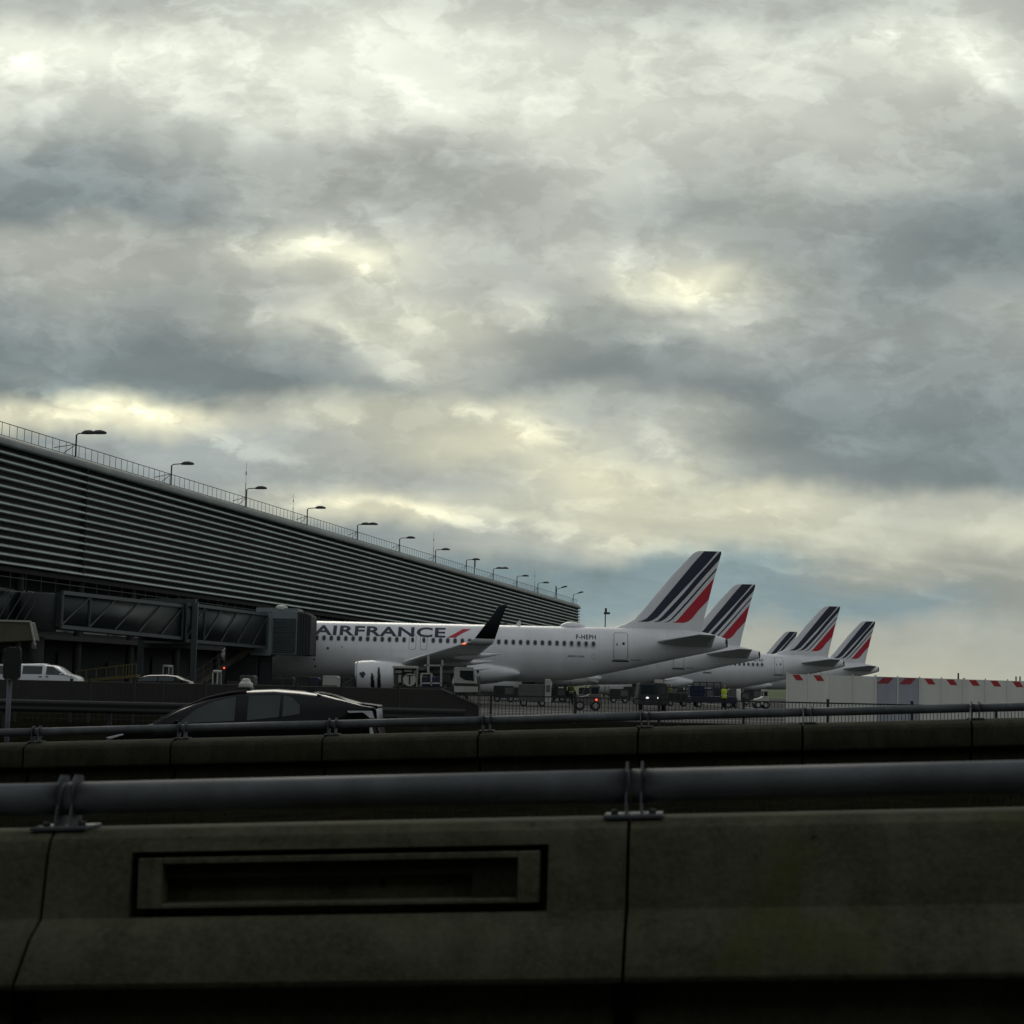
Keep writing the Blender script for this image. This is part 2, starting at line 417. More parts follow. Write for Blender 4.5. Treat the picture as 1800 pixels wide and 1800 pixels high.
# grass bank at the far side of the field
g = MB()
prof = [(420, -.02), (440, 1.6), (455, 2.2), (520, 2.4), (900, 2.6), (960, -.02)]
rows = [[(x, y, z+.25*math.sin(x*.013)*(z > .5)) for x in range(-800, 1300, 100)] for y, z in prof]
g.ringpts(rows, caps=False, closed=False)
tag(g.build('grass_bank', 'grass', smooth=True), kind='structure')
g = MB(); g.box(82, 128, 620, 650, 0, 3.9); g.mi = 1; g.box(84, 126, 619.9, 620.1, 2.0, 3.0)
tag(g.build('distant_shed', ['far building', 'window glass']), 'long pale low shed just showing beyond the airfield grass', 'building')

# ------------------------------------------------------------------ terminal
BX = lambda D: -35+.2025*(D-128)
nd = math.hypot(1, .2025); nX, nY = 1/nd, -.2025/nd; dX, dY = .2025/nd, 1/nd
def B(D, out, z): return Vector((BX(D)+out*nX, D+out*nY, z))
D0, D1 = 58., 369.
term = thing('terminal_building', 'long terminal hall clad in horizontal metal louvres, receding behind the parked aircraft', 'building', (BX(D0), D0, 0))
off = Vector((-BX(D0), -D0, 0))
def tbuild(mb, name, m, **k):
    bmesh.ops.translate(mb.bm, verts=mb.bm.verts, vec=off)
    return mb.build(name, m, term, **k)
ZB, ZT, NL = 8.95, 17.1, 14
pitch_ = (ZT-ZB)/NL
stations = [D0+i*(D1-D0)/52 for i in range(53)]
END = [(D1, 0), (D1+1.2, .35), (D1+1.8, 1.2), (D1+2.0, 3.0)]     # rounded end of the hall
def extr(mb, prof, caps=True):
    rr = []
    for D in stations: rr.append([B(D, o_, z) for o_, z in prof])
    for D, inn in END[1:]: rr.append([B(D, o_-inn, z) for o_, z in prof])
    mb.ringpts(rr, caps); return mb
for i in range(NL):
    z = ZB+i*pitch_
    h = pitch_*.50
    pr = [(-.05, z), (.24, z+.01), (.33, z+h*.10), (.35, z+h*.26), (.30, z+h*.52), (.20, z+h*.76), (.06, z+h*.95), (-.08, z+h)]
    mb = MB(); extr(mb, pr); tbuild(mb, 'louvre', 'louvre metal', smooth=True)
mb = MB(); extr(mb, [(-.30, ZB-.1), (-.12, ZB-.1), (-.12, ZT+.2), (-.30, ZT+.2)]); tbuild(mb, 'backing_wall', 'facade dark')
mb = MB(); extr(mb, [(-.1, ZT+.03), (.36, ZT-.02), (.42, ZT+.12), (.30, ZT+.42), (.02, ZT+.72), (-.5, ZT+.78), (-.5, ZT+.03)]); tbuild(mb, 'roof_edge_band', 'roof band', smooth=True)
# covers over the movement joints
for D in (139.6,):
    mb = MB(); mb.obox(B(D, -.1, ZB-.05), Vector((dX, dY, 0))*.06, Vector((nX, nY, 0))*.42, Vector((0, 0, ZT-ZB+.3))); tbuild(mb, 'joint_cover', 'facade dark')
def hall(mb, o0, o1, z0, z1, a=D0, c=D1-1): return mb.obox(B(a, o0, z0), B(c, o0, z0)-B(a, o0, z0), Vector((nX, nY, 0))*(o1-o0), (0, 0, z1-z0))
mb = MB(); hall(mb, -42, -.31, ZT-.4, ZT+.7); tbuild(mb, 'roof', 'roof band')
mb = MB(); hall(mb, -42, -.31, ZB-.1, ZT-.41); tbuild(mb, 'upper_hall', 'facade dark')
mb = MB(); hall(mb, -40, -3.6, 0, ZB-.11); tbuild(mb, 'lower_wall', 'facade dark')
mb = MB(); hall(mb, -3.6, .1, 4.0, 4.35); hall(mb, -3.6, -.05, ZB-.42, ZB-.11); tbuild(mb, 'floor_slab', 'slab')
for i in range(31):
    D = D0+4+i*9.9
    if D > D1-3: break
    mb = MB(); mb.tube([B(D, -.7, 0), B(D, -.7, ZB-.43)], .32, 10, caps=False); tbuild(mb, 'column', 'slab', smooth=True)
mb = MB()
for D in [D0+2+i*2.36 for i in range(128)]:
    mb.beam(B(D, .05, 7.2), B(D, .05, ZB-.45), .045)
mb.beam(B(D0, .05, 8.15), B(D1-1, .05, 8.15), .05); mb.beam(B(D0, .05, 7.2), B(D1-1, .05, 7.2), .09)
tbuild(mb, 'maintenance_rail', 'dull steel')
mb = MB()
for i in range(62):
    D = D0+i*5.0+.3
    mb.obox(B(D, -3.58, 4.8), B(D+4.6, -3.58, 4.8)-B(D, -3.58, 4.8), Vector((nX, nY, 0))*.05, (0, 0, 2.9))
tbuild(mb, 'glazing', 'facade glass')
for i in range(24):
    D = D0+2+i*9.3
    hh = rnd.choice((2.6, 3.0, 3.2)); mb = MB()
    mb.obox(B(D, -3.5, 0.0), B(D+rnd.uniform(2.5, 6), -3.5, 0)-B(D, -3.5, 0), Vector((nX, nY, 0))*.1, (0, 0, hh))
    tbuild(mb, 'service_door', 'service door dark')
# roof railing
mb = MB()
zr = ZT+.76
D = 62.
while D < D1+1:
    mb.beam(B(D, -.35, zr), B(D, -.35, zr+.98), .032); D += 1.12
mb.beam(B(62, -.35, zr+.98), B(D1+1, -.35, zr+.98), .045); mb.beam(B(62, -.35, zr+.08), B(D1+1, -.35, zr+.08), .04)
tbuild(mb, 'roof_railing', 'fence dark')
def roof_lamp(D, double, tilt, label):
    p = B(D, -.2, zr)
    t = thing('roof_lamp', label, 'roof lamp', p, math.atan2(nY, nX), 'floodlights along the terminal roof edge')
    m_ = MB(); m_.tube([(0,0,-.15), (0,0,1.72)], .065, 8); m_.tube([(0,0,1.68), (.15,0,1.80), (1.05,0,1.86+tilt)], .045, 8)
    m_.tube([(0,-.02,.98), (0,-3.7,.25)], .03, 6); m_.tube([(0,-.02,.95), (0,-2.0,.1)], .03, 6)
    m_.build('post', 'fence dark', t, smooth=True)
    for k in range(2 if double else 1):
        x0 = 1.0+k*.85-(.45 if double else 0)
        h_ = MB()
        h_.ringpts([[(x0+a*.92, sy*wd, 1.86+tilt*(1+a)+zz_) for sy, zz_ in ((-1,-.10),(-.8,.13*q),(0,.20*q),(.8,.13*q),(1,-.10))] for a, wd, q in ((-.15,.05,.3),(.15,.20,1),(.6,.22,1.1),(.95,.15,.6),(1.1,.05,.2))])
        h_.build('lamp_head', 'dull steel', t, smooth=True)
    return t
ordn = ['nearest', 'second', 'third', 'fourth', 'fifth', 'sixth', 'seventh', 'eighth', 'ninth', 'tenth', 'eleventh', 'twelfth', 'thirteenth']
extra = {0: 'Double-headed lamp', 4: 'Double-headed lamp', 8: 'Double-headed lamp', 11: 'Lamp tilted upwards', 12: 'Lamp tilted upwards at the hall end'}
for k in range(13):
    D = 138.4+18.75*k
    roof_lamp(D, k in (0, 4, 8), .22 if k > 10 else 0, '%s on the terminal roof, %s from the left' % (extra.get(k, 'single-headed lamp'), ordn[k] if k else 'first'))
def mast(px, ptop, D, kind, label):
    base = B(D, -.9, zr); top = P(px, ptop, D).z
    t = thing('roof_antenna', label, 'antenna', base, 0, 'antennas on the terminal roof')
    h_ = top-zr
    m_ = MB()
    if kind == 'whip': m_.tube([(0,0,-.1), (0,0,h_*.55)], .035, 6); m_.tube([(0,0,h_*.55), (0,0,h_)], .014, 6); m_.build('whip', 'fence grey', t); q = MB(); q.tube([(0,0,h_*.72), (0,0,h_*.80)], .045, 8); q.build('coil', 'fence grey', t)
    else:
        m_.tube([(0,0,-.1), (0,0,h_)], .05, 8); m_.build('mast', 'dull steel', t)
        q = MB(); q.box(-.05, .18, -.14, .14, h_*.5, h_); q.build('panel_antenna', 'gse grey', t, bevel=.02)
mast(440, 812, 177.5, 'whip', 'tall thin whip antenna beside the third roof lamp')
mast(522, 868, 192, 'whip', 'short antenna rod between the third and fourth roof lamps')
mast(774, 936, 252.5, 'whip', 'slender whip antenna behind the seventh roof lamp')
mast(848, 983, 278, 'panel', 'thick panel antenna just right of the eighth roof lamp')
mast(951, 1003, 326.5, 'whip', 'faint whip antenna at the eleventh roof lamp')
mast(988, 1030, 347.5, 'panel', 'stubby panel antenna near the far end of the roof')

# ------------------------------------------------------------------ aircraft
PD = 137.
XN = P(1280, 1128, PD).x-37.57            # nose X of the first aircraft
def fs(px, py, D=PD):
    p = P(px, py, D); return p.x-XN, p.z
FUS = [ # s, top, bottom, half width
 (0.0,3.30,3.14,.06),(.12,3.55,2.86,.34),(.4,3.85,2.55,.62),(.9,4.15,2.28,.92),(1.5,4.42,2.10,1.18),(2.2,4.82,1.97,1.42),(3.0,5.32,1.88,1.65),(4.0,5.66,1.78,1.83),(5.3,5.84,1.71,1.96),(6.5,5.86,1.70,1.975),
 (22.5,5.86,1.70,1.975),(24.5,5.86,1.76,1.96),(26,5.86,1.92,1.90),(27.4,5.86,2.16,1.80),(29,5.86,2.52,1.62),(30.8,5.86,2.94,1.36),(32.5,5.84,3.34,1.10),(34,5.80,3.69,.88),(35.2,5.72,3.96,.70),(36.2,5.56,4.18,.54),(37.0,5.34,4.40,.40),(37.4,5.22,4.52,.32)]
def make_aircraft(stretch, label, reg, loc, emblem=True):
    fwd, aft = (4.27, 2.67) if stretch else (0, 0)
    def S(s):            # station on the short hull -> station on this hull
        return s+(fwd if s > 9 else 0)+(aft if s > 20 else 0)
    t = thing('airliner', label, 'airliner', loc, 0, 'airliners parked along the terminal')
    F_ = [(S(s), a, b_, h) for s, a, b_, h in FUS]
    ss = [f[0] for f in F_]
    def sec(s):
        top = interp(s, ss, [f[1] for f in F_]); bot = interp(s, ss, [f[2] for f in F_]); hw = interp(s, ss, [f[3] for f in F_])
        return (top+bot)/2, (top-bot)/2, hw
    def surf(s, z, o_=0.0):
        zc, rz, hw = sec(s); q = max(-.999, min(.999, (z-zc)/rz))
        y = -hw*math.sqrt(1-q*q)
        n = Vector((0, y/(hw*hw), (z-zc)/(rz*rz))).normalized()
        return Vector((s, y, z))+n*o_
    mb = MB()
    st = []
    for a, c in zip(ss, ss[1:]):
        n = max(1, int((c-a)/1.2)); st += [a+(c-a)*k/n for k in range(n)]
    st.append(ss[-1])
    N = 56
    mb.ringpts([[Vector((s, sec(s)[2]*math.cos(2*math.pi*k/N), sec(s)[0]+sec(s)[1]*math.sin(2*math.pi*k/N))) for k in range(N)] for s in st])
    mb.build('fuselage', 'aircraft white', t, smooth=True)
    L = ss[-1]
    mb = MB(); mb.tube([(L-.25,0,4.88), (L+.10,0,4.90), (L+.12,0,4.90)], [.345,.33,.22], 20); mb.build('tail_exhaust', 'black', t, smooth=True)
    def patch(mb, s0, s1, z0, z1, o_, rr=.0, nz=8, ns=2):
        """rounded rectangle laid on the skin"""
        rows = []
        for j in range(nz+1):
            z = z0+(z1-z0)*j/nz; dz_ = min(z-z0, z1-z); ins = 0
            if rr and dz_ < rr: ins = rr-math.sqrt(max(0, rr*rr-(rr-dz_)**2))
            rows.append([surf(s0+ins+(s1-s0-2*ins)*i/ns, z, o_) for i in range(ns+1)])
        mb.ringpts(rows, caps=False, closed=False)
    def grow(px): return S((px-900)/23.65+(-XN))
    zc_w = 4.56
    # cabin windows: one mesh each, shared
    wm = MB(); wm.mi = 1
    def oval(o_, a, b_, base):
        vs_ = [wm.bm.verts.new(surf(base+a*math.copysign(abs(math.cos(q))**.75, math.cos(q)), zc_w+b_*math.copysign(abs(math.sin(q))**.75, math.sin(q)), o_)-Vector((base,0,0))) for q in [2*math.pi*k/16 for k in range(16)]]
        f = wm.bm.faces.new(vs_); f.material_index = wm.mi
    oval(.006, .165, .225, 15); wm.mi = 0; oval(.012, .115, .17, 15)
    w0 = None
    pos = []
    s = (552-900)/23.65-XN; k = 0
    first = 6.9
    xw = [first+.533*k for k in range(200)]
    gaps = [(733, 752)]
    e1, e2 = (733-900)/23.65-XN, (752.5-900)/23.65-XN
    if stretch: e1 = e2 = None
    lastw = (1046-900)/23.65-XN
    q = lastw
    while q > 6.4:
        pos.append(q); q -= .533
    if stretch:
        pos += [lastw+.533*k for k in range(1, int((fwd+aft)/.533)+1)]
        d_mid = [S(9)-.1+1.2, S(22)-1.0]
        pos = [p for p in pos if all(abs(p-dm) > .75 for dm in d_mid)]
    else:
        pos = [p for p in pos if not (e1-.38 < p < e2+.38)]+[e1, e2]
    for p in sorted(pos):
        if w0 is None:
            w0 = wm.build('cabin_window', ['window glass', 'window rim'], t); w0.location.x = p
        else:
            o = w0.copy(); C.objects.link(o); o.parent = t; o.location.x = p
    # doors
    def door(s0, s1, z0, z1, name, win=True, sill=True):
        a = MB(); patch(a, s0-.035, s1+.035, z0-.035, z1+.035, .007, .12, 14)
        d = a.build(name, 'seam', t)
        a = MB(); patch(a, s0, s1, z0, z1, .013, .10, 14); a.build('door_panel', 'aircraft white', d)
        if win:
            a = MB(); patch(a, (s0+s1)/2+.10, (s0+s1)/2+.30, zc_w-.03, zc_w+.19, .020, .09, 6); a.build('door_window', 'window glass', d)
            a = MB(); patch(a, (s0+s1)/2-.32, (s0+s1)/2-.24, zc_w-.1, zc_w+.12, .020, .0, 2); a.build('door_handle', 'seam', d)
        if sill:
            a = MB(); patch(a, s0-.12, s1+.12, z0-.16, z0-.06, .03, 0, 2); a.build('door_sill', 'black', d)
    ds0, dz1 = fs(1080.5, 1112, PD-2); ds1, dz0 = fs(1103.5, 1159, PD-2)
    door(S(ds0), S(ds1), dz0, dz1, 'rear_door')
    door(5.0, 5.8, dz0, dz1, 'front_door')
    if stretch:
        for dm in d_mid: door(dm-.38, dm+.38, 3.55, 5.2, 'middle_door', win=True)
    else:
        for e in (e1, e2):
            a = MB(); patch(a, e-.26, e+.26, 3.85, 4.98, .004, .12, 12); d = a.build('overwing_exit', 'seam', t)
            a = MB(); patch(a, e-.235, e+.235, 3.875, 4.955, .0055, .11, 12); a.build('exit_panel', 'aircraft white', d)
    # lettering
    def text(s, x0, x1, z0, z1, name, m_, bold=0.0, o_=.012, sp=1.0):
        cu = bpy.data.curves.new('txt', 'FONT'); cu.body = s; cu.offset = bold; cu.space_character = sp; cu.resolution_u = 6
        ob = bpy.data.objects.new('txt', cu); C.objects.link(ob)
        dg = bpy.context.evaluated_depsgraph_get(); me = bpy.data.meshes.new_from_object(ob.evaluated_get(dg))
        bpy.data.objects.remove(ob); bpy.data.curves.remove(cu)
        bm = bmesh.new(); bm.from_mesh(me); bpy.data.meshes.remove(me)
        X = [v_.co.x for v_ in bm.verts]; Y = [v_.co.y for v_ in bm.verts]
        ax, bx, ay, by = min(X), max(X), min(Y), max(Y)
        for v_ in bm.verts:
            v_.co.x = x0+(v_.co.x-ax)/(bx-ax)*(x1-x0); v_.co.z = z0+(v_.co.y-ay)/(by-ay)*(z1-z0); v_.co.y = 0
        for k in range(1, 10):
            bmesh.ops.bisect_plane(bm, geom=bm.verts[:]+bm.edges[:]+bm.faces[:], plane_co=(0,0,z0+(z1-z0)*k/10), plane_no=(0,0,1))
        for v_ in bm.verts: v_.co = surf(v_.co.x, v_.co.z, o_)
        me = bpy.data.meshes.new(name); bm.to_mesh(me); bm.free(); me.materials.append(M[m_])
        o = bpy.data.objects.new(name, me); C.objects.link(o); o.parent = t; return o
    lx0, _ = fs(552, 1110, PD-1.8); lx1, _ = fs(783, 1110, PD-1.8)
    text('AIRFRANCE', S(lx0)-(3.2 if stretch else 0), S(lx1)-(3.2 if stretch else 0), 4.78, 5.52, 'airline_lettering', 'navy', .026, sp=1.06)
    a = MB(); rows = []
    rx0 = S(lx1)-(3.2 if stretch else 0)
    for j in range(9):
        f = j/8.; z = 4.80+.66*f
        xl = rx0+.10+1.15*f**.85; xr = rx0+.78+1.08*f**1.25
        rows.append([surf(xl+(xr-xl)*i/4, z, .012) for i in range(5)])
    a.ringpts(rows, caps=False, closed=False); a.build('red_slash_emblem', 'red', t)
    if reg:
        r0, _ = fs(1013, 1120, PD-1.9); r1, _ = fs(1048, 1120, PD-1.9)
        text(reg, S(r0), S(r1), 4.90, 5.24, 'registration_lettering', 'navy', .02, sp=1.12)
        if not stretch:
            r0, _ = fs(998, 1120, PD-1.9); r1, _ = fs(1027.5, 1120, PD-1.9)
            text('AIRBUS A320', r0, r1, 3.58, 3.70, 'type_lettering', 'navy', .01)
            a = MB(); patch(a, r1+.55, r1+.83, 3.48, 3.80, .008, .03, 5); d = a.build('service_panel', 'window rim', t)
            a = MB(); patch(a, r1+.58, r1+.80, 3.51, 3.77, .013, .03, 5); a.build('panel_cover', 'aircraft white', d)
    a = MB(); patch(a, S(ds1)+.25, S(ds1)+1.05, 3.45, 3.50, .01, 0, 1); a.build('rear_static_stripe', 'seam', t)
    for (px, py, rad) in ((576, 1139.5, .10), (601, 1137, .05), (546, 1141, .09), (552, 1159, .07), (553, 1171, .08)):
        s_, z_ = fs(px, py, PD-2); a = MB(); patch(a, s_-rad, s_+rad, z_-rad*1.1, z_+rad*1.1, .01, rad*.8, 5); a.build('hull_port', 'seam', t)
    # belly fairing
    mb = MB(); rr = []
    for s, hw, zt, zb in ((10.1,.8,2.6,1.66),(10.6,1.45,3.05,1.58),(11.4,1.95,3.42,1.50),(12.6,2.12,3.52,1.42),(15,2.20,3.5,1.38),(18,2.2,3.35,1.38),(19.5,2.16,3.25,1.45),(20.4,2.1,3.1,1.56),(21.2,2.0,2.92,1.74),(21.8,1.88,2.72,1.95),(22.15,1.72,2.48,2.1)):
        zc = (zt+zb)/2; rz = (zt-zb)/2
        rr.append([Vector((S(s) if s < 20 else S(19.9)+s-19.9, hw*math.copysign(abs(math.cos(q))**.6, math.cos(q)), zc+rz*math.copysign(abs(math.sin(q))**.8, math.sin(q)))) for q in [2*math.pi*k/32 for k in range(32)]])
    mb.ringpts(rr); mb.build('belly_fairing', 'aircraft white', t, smooth=True)
    # aerofoil loft: sections (LE, TE, normal, thickness ratio)
    def foil(secs, name, m_, parent=t, cap=True):
        rr = []
        U = [1, .9, .75, .55, .35, .2, .1, .04, .01, 0]
        th = lambda u_, tr: 5*tr*(.2969*math.sqrt(u_)-.126*u_-.3516*u_**2+.2843*u_**3-.1036*u_**4)
        for le, te, n, tr in secs:
            le, te, n = Vector(le), Vector(te), Vector(n).normalized(); c = (te-le).length
            rr.append([le+(te-le)*u_+n*(c*th(u_, tr)+.004) for u_ in U]+[le+(te-le)*u_-n*(c*th(u_, tr)*.8+.004) for u_ in reversed(U[:-1])])
        a = MB(); a.ringpts(rr, cap); return a.build(name, m_, parent, smooth=True)
    o = S(10)-10
    for sd_ in (-1, 1):
        Y = lambda y: sd_*y
        up = (0, 0, 1)
        wing = foil([((11.3+o, Y(1.5), 2.35), (18.6+o, Y(1.5), 2.15), up, .14), ((14.0+o, Y(6.4), 2.92), (18.35+o, Y(6.4), 2.75), up, .12), ((18.35+o, Y(16.3), 4.05), (20.1+o, Y(16.3), 3.98), up, .11)], 'wing', 'wing grey')
        wl = foil([((18.35+o, Y(16.3), 4.05), (20.1+o, Y(16.3), 3.98), up, .11), ((18.75+o, Y(16.75), 4.16), (20.25+o, Y(16.75), 4.10), (0, -sd_*.35, 1), .10), ((19.1+o, Y(17.0), 4.42), (20.4+o, Y(17.0), 4.38), (0, -sd_, .5), .09)], 'winglet_root', 'wing grey', wing)
        foil([((19.1+o, Y(17.0), 4.42), (20.4+o, Y(17.0), 4.38), (0, -sd_, .5), .09), ((19.9+o, Y(17.28), 5.5), (20.75+o, Y(17.28), 5.48), (0, -sd_, .2), .08), ((20.6+o, Y(17.45), 6.52), (21.1+o, Y(17.45), 6.50), (0, -sd_, .15), .08), ((20.85+o, Y(17.47), 6.62), (21.15+o, Y(17.47), 6.61), (0, -sd_, .15), .06)], 'winglet', 'winglet black', wing)
        for y, s0, l in ((4.2, 15.6, 4.4), (8.3, 16.4, 3.9), (12.2, 17.6, 3.2)):
            z0 = 2.9+(y-6.4)*.115-.38; a = MB()
            a.tube([(s0+o+l*f, Y(y), z0+.18*f+(.15*f*f)) for f in (0,.1,.3,.6,.85,1)], [.02,.13,.20,.17,.09,.02], 10); a.build('flap_track_fairing', 'wing grey', wing, smooth=True)
        # engine
        ey = Y(5.75); ez = 1.80; es = 10.45+o
        a = MB(); n = 32
        def ring(s, r, zz_=0): return [Vector((es+s, ey+r*math.cos(2*math.pi*k/n), ez+zz_+r*math.sin(2*math.pi*k/n))) for k in range(n)]
        a.ringpts([ring(.55,.80), ring(.25,.86), ring(.05,.94), ring(0,1.0), ring(.06,1.05), ring(.4,1.13), ring(1.2,1.18), ring(2.2,1.16), ring(3.2,1.02), ring(4.1,.86,.03), ring(4.1,.82,.03), ring(3.3,.78)], caps=True)
        eng = a.build('engine', 'aircraft white', t, smooth=True)
        a = MB(); a.ringpts([ring(-.012,1.0), ring(.045,1.062), ring(.20,1.10), ring(.06, .96)], caps=False); a.build('inlet_lip', 'metal', eng, smooth=True)
        a = MB(); a.ringpts([ring(.5,.79), ring(.56,.02)], caps=False); a.build('fan', 'black', eng)
        a = MB(); a.ringpts([ring(3.6,.62,.03), ring(4.4,.52,.05), ring(5.1,.40,.08), ring(5.1,.30,.08), ring(5.5,.05,.1)]); a.build('exhaust_nozzle', 'dull steel', eng, smooth=True)
        a = MB(); a.prism([(es+.9, ez+1.1), (es+2.2, ez+1.42), (es+4.6, ez+1.35), (es+5.6, ez+1.0), (es+4.9, ez+.55), (es+3.2, ez+.6)], lambda p_, q_, d_: (p_, ey-.18+d_, q_), .36); a.build('pylon', 'wing grey', eng)
        if sd_ < 0 and not stretch and reg:
            def cyl(s, a_): return Vector((es+s, ey-(1.175-.02*abs(s-1.4))*math.cos(a_), ez+(1.175-.02*abs(s-1.4))*math.sin(a_)))
            a = MB(); vs_ = [a.bm.verts.new(cyl(.62+(.19+.05*math.sin(3*q))*math.cos(q), .12+(.18+.04*math.cos(5*q))*math.sin(q))+Vector((0,-.03,0))) for q in [2*math.pi*k/20 for k in range(20)]]
            a.bm.faces.new(vs_); a.build('cowl_emblem', 'navy', eng)
            for s0, w_, top in ((1.22, .26, .22), (1.68, .24, .62)):
                a = MB(); rows = []
                for j in range(9):
                    aa = -.85+(top+.85)*j/8; jj = .018*math.sin(j*2.3+s0*9)
                    rows.append([cyl(s0+jj, aa)+Vector((0,-.05,0)), cyl(s0+w_*(1-.6*(j/8)**3)+jj, aa)+Vector((0,-.05,0))])
                a.ringpts(rows, caps=False, closed=False); a.build('cowl_opening', 'black', eng)
        # stabiliser
        i0 = S(32)-32
        foil([((31.9+i0, Y(.5), 4.80), (36.3+i0, Y(.5), 4.55), up, .10), ((34.75+i0, Y(6.15), 5.30), (35.95+i0, Y(6.15), 5.24), up, .09), ((34.95+i0, Y(6.22), 5.30), (35.9+i0, Y(6.22), 5.26), up, .03)], 'stabiliser', 'wing grey')
        # main gear
        gs = S(17.3 if not stretch else 17.3)
        a = MB(); a.tube([(gs, Y(3.8), 2.4), (gs, Y(3.8), .58)], .13, 10); a.tube([(gs, Y(3.35), .58), (gs, Y(4.25), .58)], .08, 8); a.tube([(gs, Y(3.8), 1.1), (gs, Y(2.2), 2.0)], .07, 8); gear = a.build('main_gear', 'metal', t, smooth=True)
        for yo in (-.38, .38):
            a = MB(); a.tube([(gs, Y(3.8)+yo-.19, .58), (gs, Y(3.8)+yo-.14, .58), (gs, Y(3.8)+yo+.14, .58), (gs, Y(3.8)+yo+.19, .58)], [.46,.575,.575,.46], 20); a.build('tyre', 'rubber', gear)
    a = MB(); a.tube([(5.1,0,1.9), (5.1,0,.38)], .09, 8); a.tube([(5.1,-.32,.38), (5.1,.32,.38)], .06, 8); gear = a.build('nose_gear', 'metal', t, smooth=True)
    for yo in (-.24, .24):
        a = MB(); a.tube([(5.1, yo-.11, .38), (5.1, yo-.07, .38), (5.1, yo+.07, .38), (5.1, yo+.11, .38)], [.3,.38,.38,.3], 18); a.build('tyre', 'rubber', gear)
    # cockpit glazing
    a = MB()
    for k in range(3):
        a.ringpts([[surf(1.55+k*.42+.38*i, z, .012) for i in (0, 1)] for z in (4.05+k*.05, 4.2+k*.07, 4.33+k*.12)], caps=False, closed=False)
    a.build('cockpit_window', 'window glass', t)
    # fin
    K = 5.627; c6 = lambda x, y: fs(1040+x/K, 940+y/K)
    LEp = [c6(*p) for p in ((235,915),(330,882),(420,838),(500,755),(640,587),(800,397),(1000,187),(1030,167),(1058,160))]
    TEp = [c6(*p) for p in ((1060,1060),(1085,965),(1105,860),(1200,480),(1285,182),(1281,165),(1279,160))]
    d_ = S(30)-30
    LEz = [p[1] for p in LEp]; LEs = [p[0]+d_ for p in LEp]; TEz = [p[1] for p in TEp]; TEs = [p[0]+d_ for p in TEp]
    LEz, LEs = [5.5]+LEz, [LEs[0]-1.2]+LEs
    le = lambda z: interp(z, LEz, LEs); te = lambda z: interp(z, TEz, TEs)
    ztop = LEz[-1]
    def hy(s, z):
        a_, b_ = le(z), te(z); c = max(b_-a_, .01); q = max(0, min(1, (s-a_)/c)); cc = min(c, 5.8)
        return .004+cc*5*.10*(.2969*math.sqrt(q)-.126*q-.3516*q*q+.2843*q**3-.1036*q**4)
    a = MB(); zs_ = sorted(set([5.5, 5.65, 5.75, 5.85, 5.95]+[z for z in LEz if z > 5.95]+[6.3+.4*k for k in range(14) if 6.3+.4*k < ztop-.1]))
    U = [0,.004,.015,.04,.08,.15,.25,.38,.5,.62,.75,.88,1]
    for sg in (-1, 1):
        a.ringpts([[Vector((le(z)+(te(z)-le(z))*q, sg*hy(le(z)+(te(z)-le(z))*q, z), z)) for q in U] for z in zs_], caps=False, closed=False)
    z = ztop; pts = [Vector((le(z)+(te(z)-le(z))*q, -hy(le(z)+(te(z)-le(z))*q, z), z)) for q in U]+[Vector((le(z)+(te(z)-le(z))*q, hy(le(z)+(te(z)-le(z))*q, z), z)) for q in reversed(U)]
    a.face(pts)
    fin = a.build('tail_fin', 'aircraft white', t, smooth=True)
    ST = [('navy', [(1115,160),(1000,290),(850,470),(700,650),(600,770),(540,830),(490,852),(450,860)], [(1248,160),(1130,300),(1000,440),(850,600),(720,740),(650,815),(590,852),(550,862)]),
          ('navy', [(1276,160),(1180,268),(1060,400),(900,590),(760,740),(690,815),(650,850),(608,862)], [(1400,100),(1245,268),(1110,415),(950,600),(800,765),(730,830),(680,858),(640,864)]),
          ('navy', [(1390,160),(1235,330),(1100,480),(950,650),(850,760),(780,835),(745,858),(708,866)], [(1400,160),(1240,345),(1110,490),(968,655),(868,765),(800,835),(765,860),(737,868)]),
          ('red', [(1400,210),(1210,430),(1100,555),(1000,670),(920,760),(860,830),(830,860),(790,870)], [(1500,340),(1330,470),(1145,655),(1050,755),(1000,820),(960,855),(920,870),(880,876)])]
    for m_, Lp, Rp in ST:
        Lq = sorted([c6(*p)[::-1] for p in Lp]); Rq = sorted([c6(*p)[::-1] for p in Rp])
        zlo = max(Lq[0][0], Rq[0][0]); 
        lf = lambda z: interp(z, [p[0] for p in Lq], [p[1] for p in Lq])+d_; rf = lambda z: interp(z, [p[0] for p in Rq], [p[1] for p in Rq])+d_
        sg_rows = {-1: [], 1: []}
        for k in range(61):
            f = (k/60.)**1.5; z = zlo+(ztop-.012-zlo)*f
            a_, b_ = lf(z), min(rf(z), te(z)-.01)
            if a_ >= b_-.004:
                if k > 5: break
                b_ = a_+.01
            for sg in (-1, 1):
                sg_rows[sg].append([Vector((a_+(b_-a_)*i/6, sg*(hy(a_+(b_-a_)*i/6, z)+.012), z)) for i in range(7)])
        a = MB()
        for sg in (-1, 1): a.ringpts(sg_rows[sg], caps=False, closed=False)
        a.build('livery_stripe', m_, fin)
    # small bits on the roof
    s0, _ = fs(982, 1095); s1, _ = fs(1031, 1095)
    a = MB(); a.ringpts([[Vector((S(s0)+(s1-s0)*f, .5*wv*math.cos(q), 5.80+.42*hv*max(0, math.sin(q)))) for q in [math.pi*k/10 for k in range(11)]] for f, wv, hv in ((0,.05,.05),(.12,.6,.55),(.3,.95,.95),(.5,1,1),(.75,.85,.8),(.93,.5,.45),(1,.05,.05))]); a.build('antenna_dome', 'aircraft white', t, smooth=True)
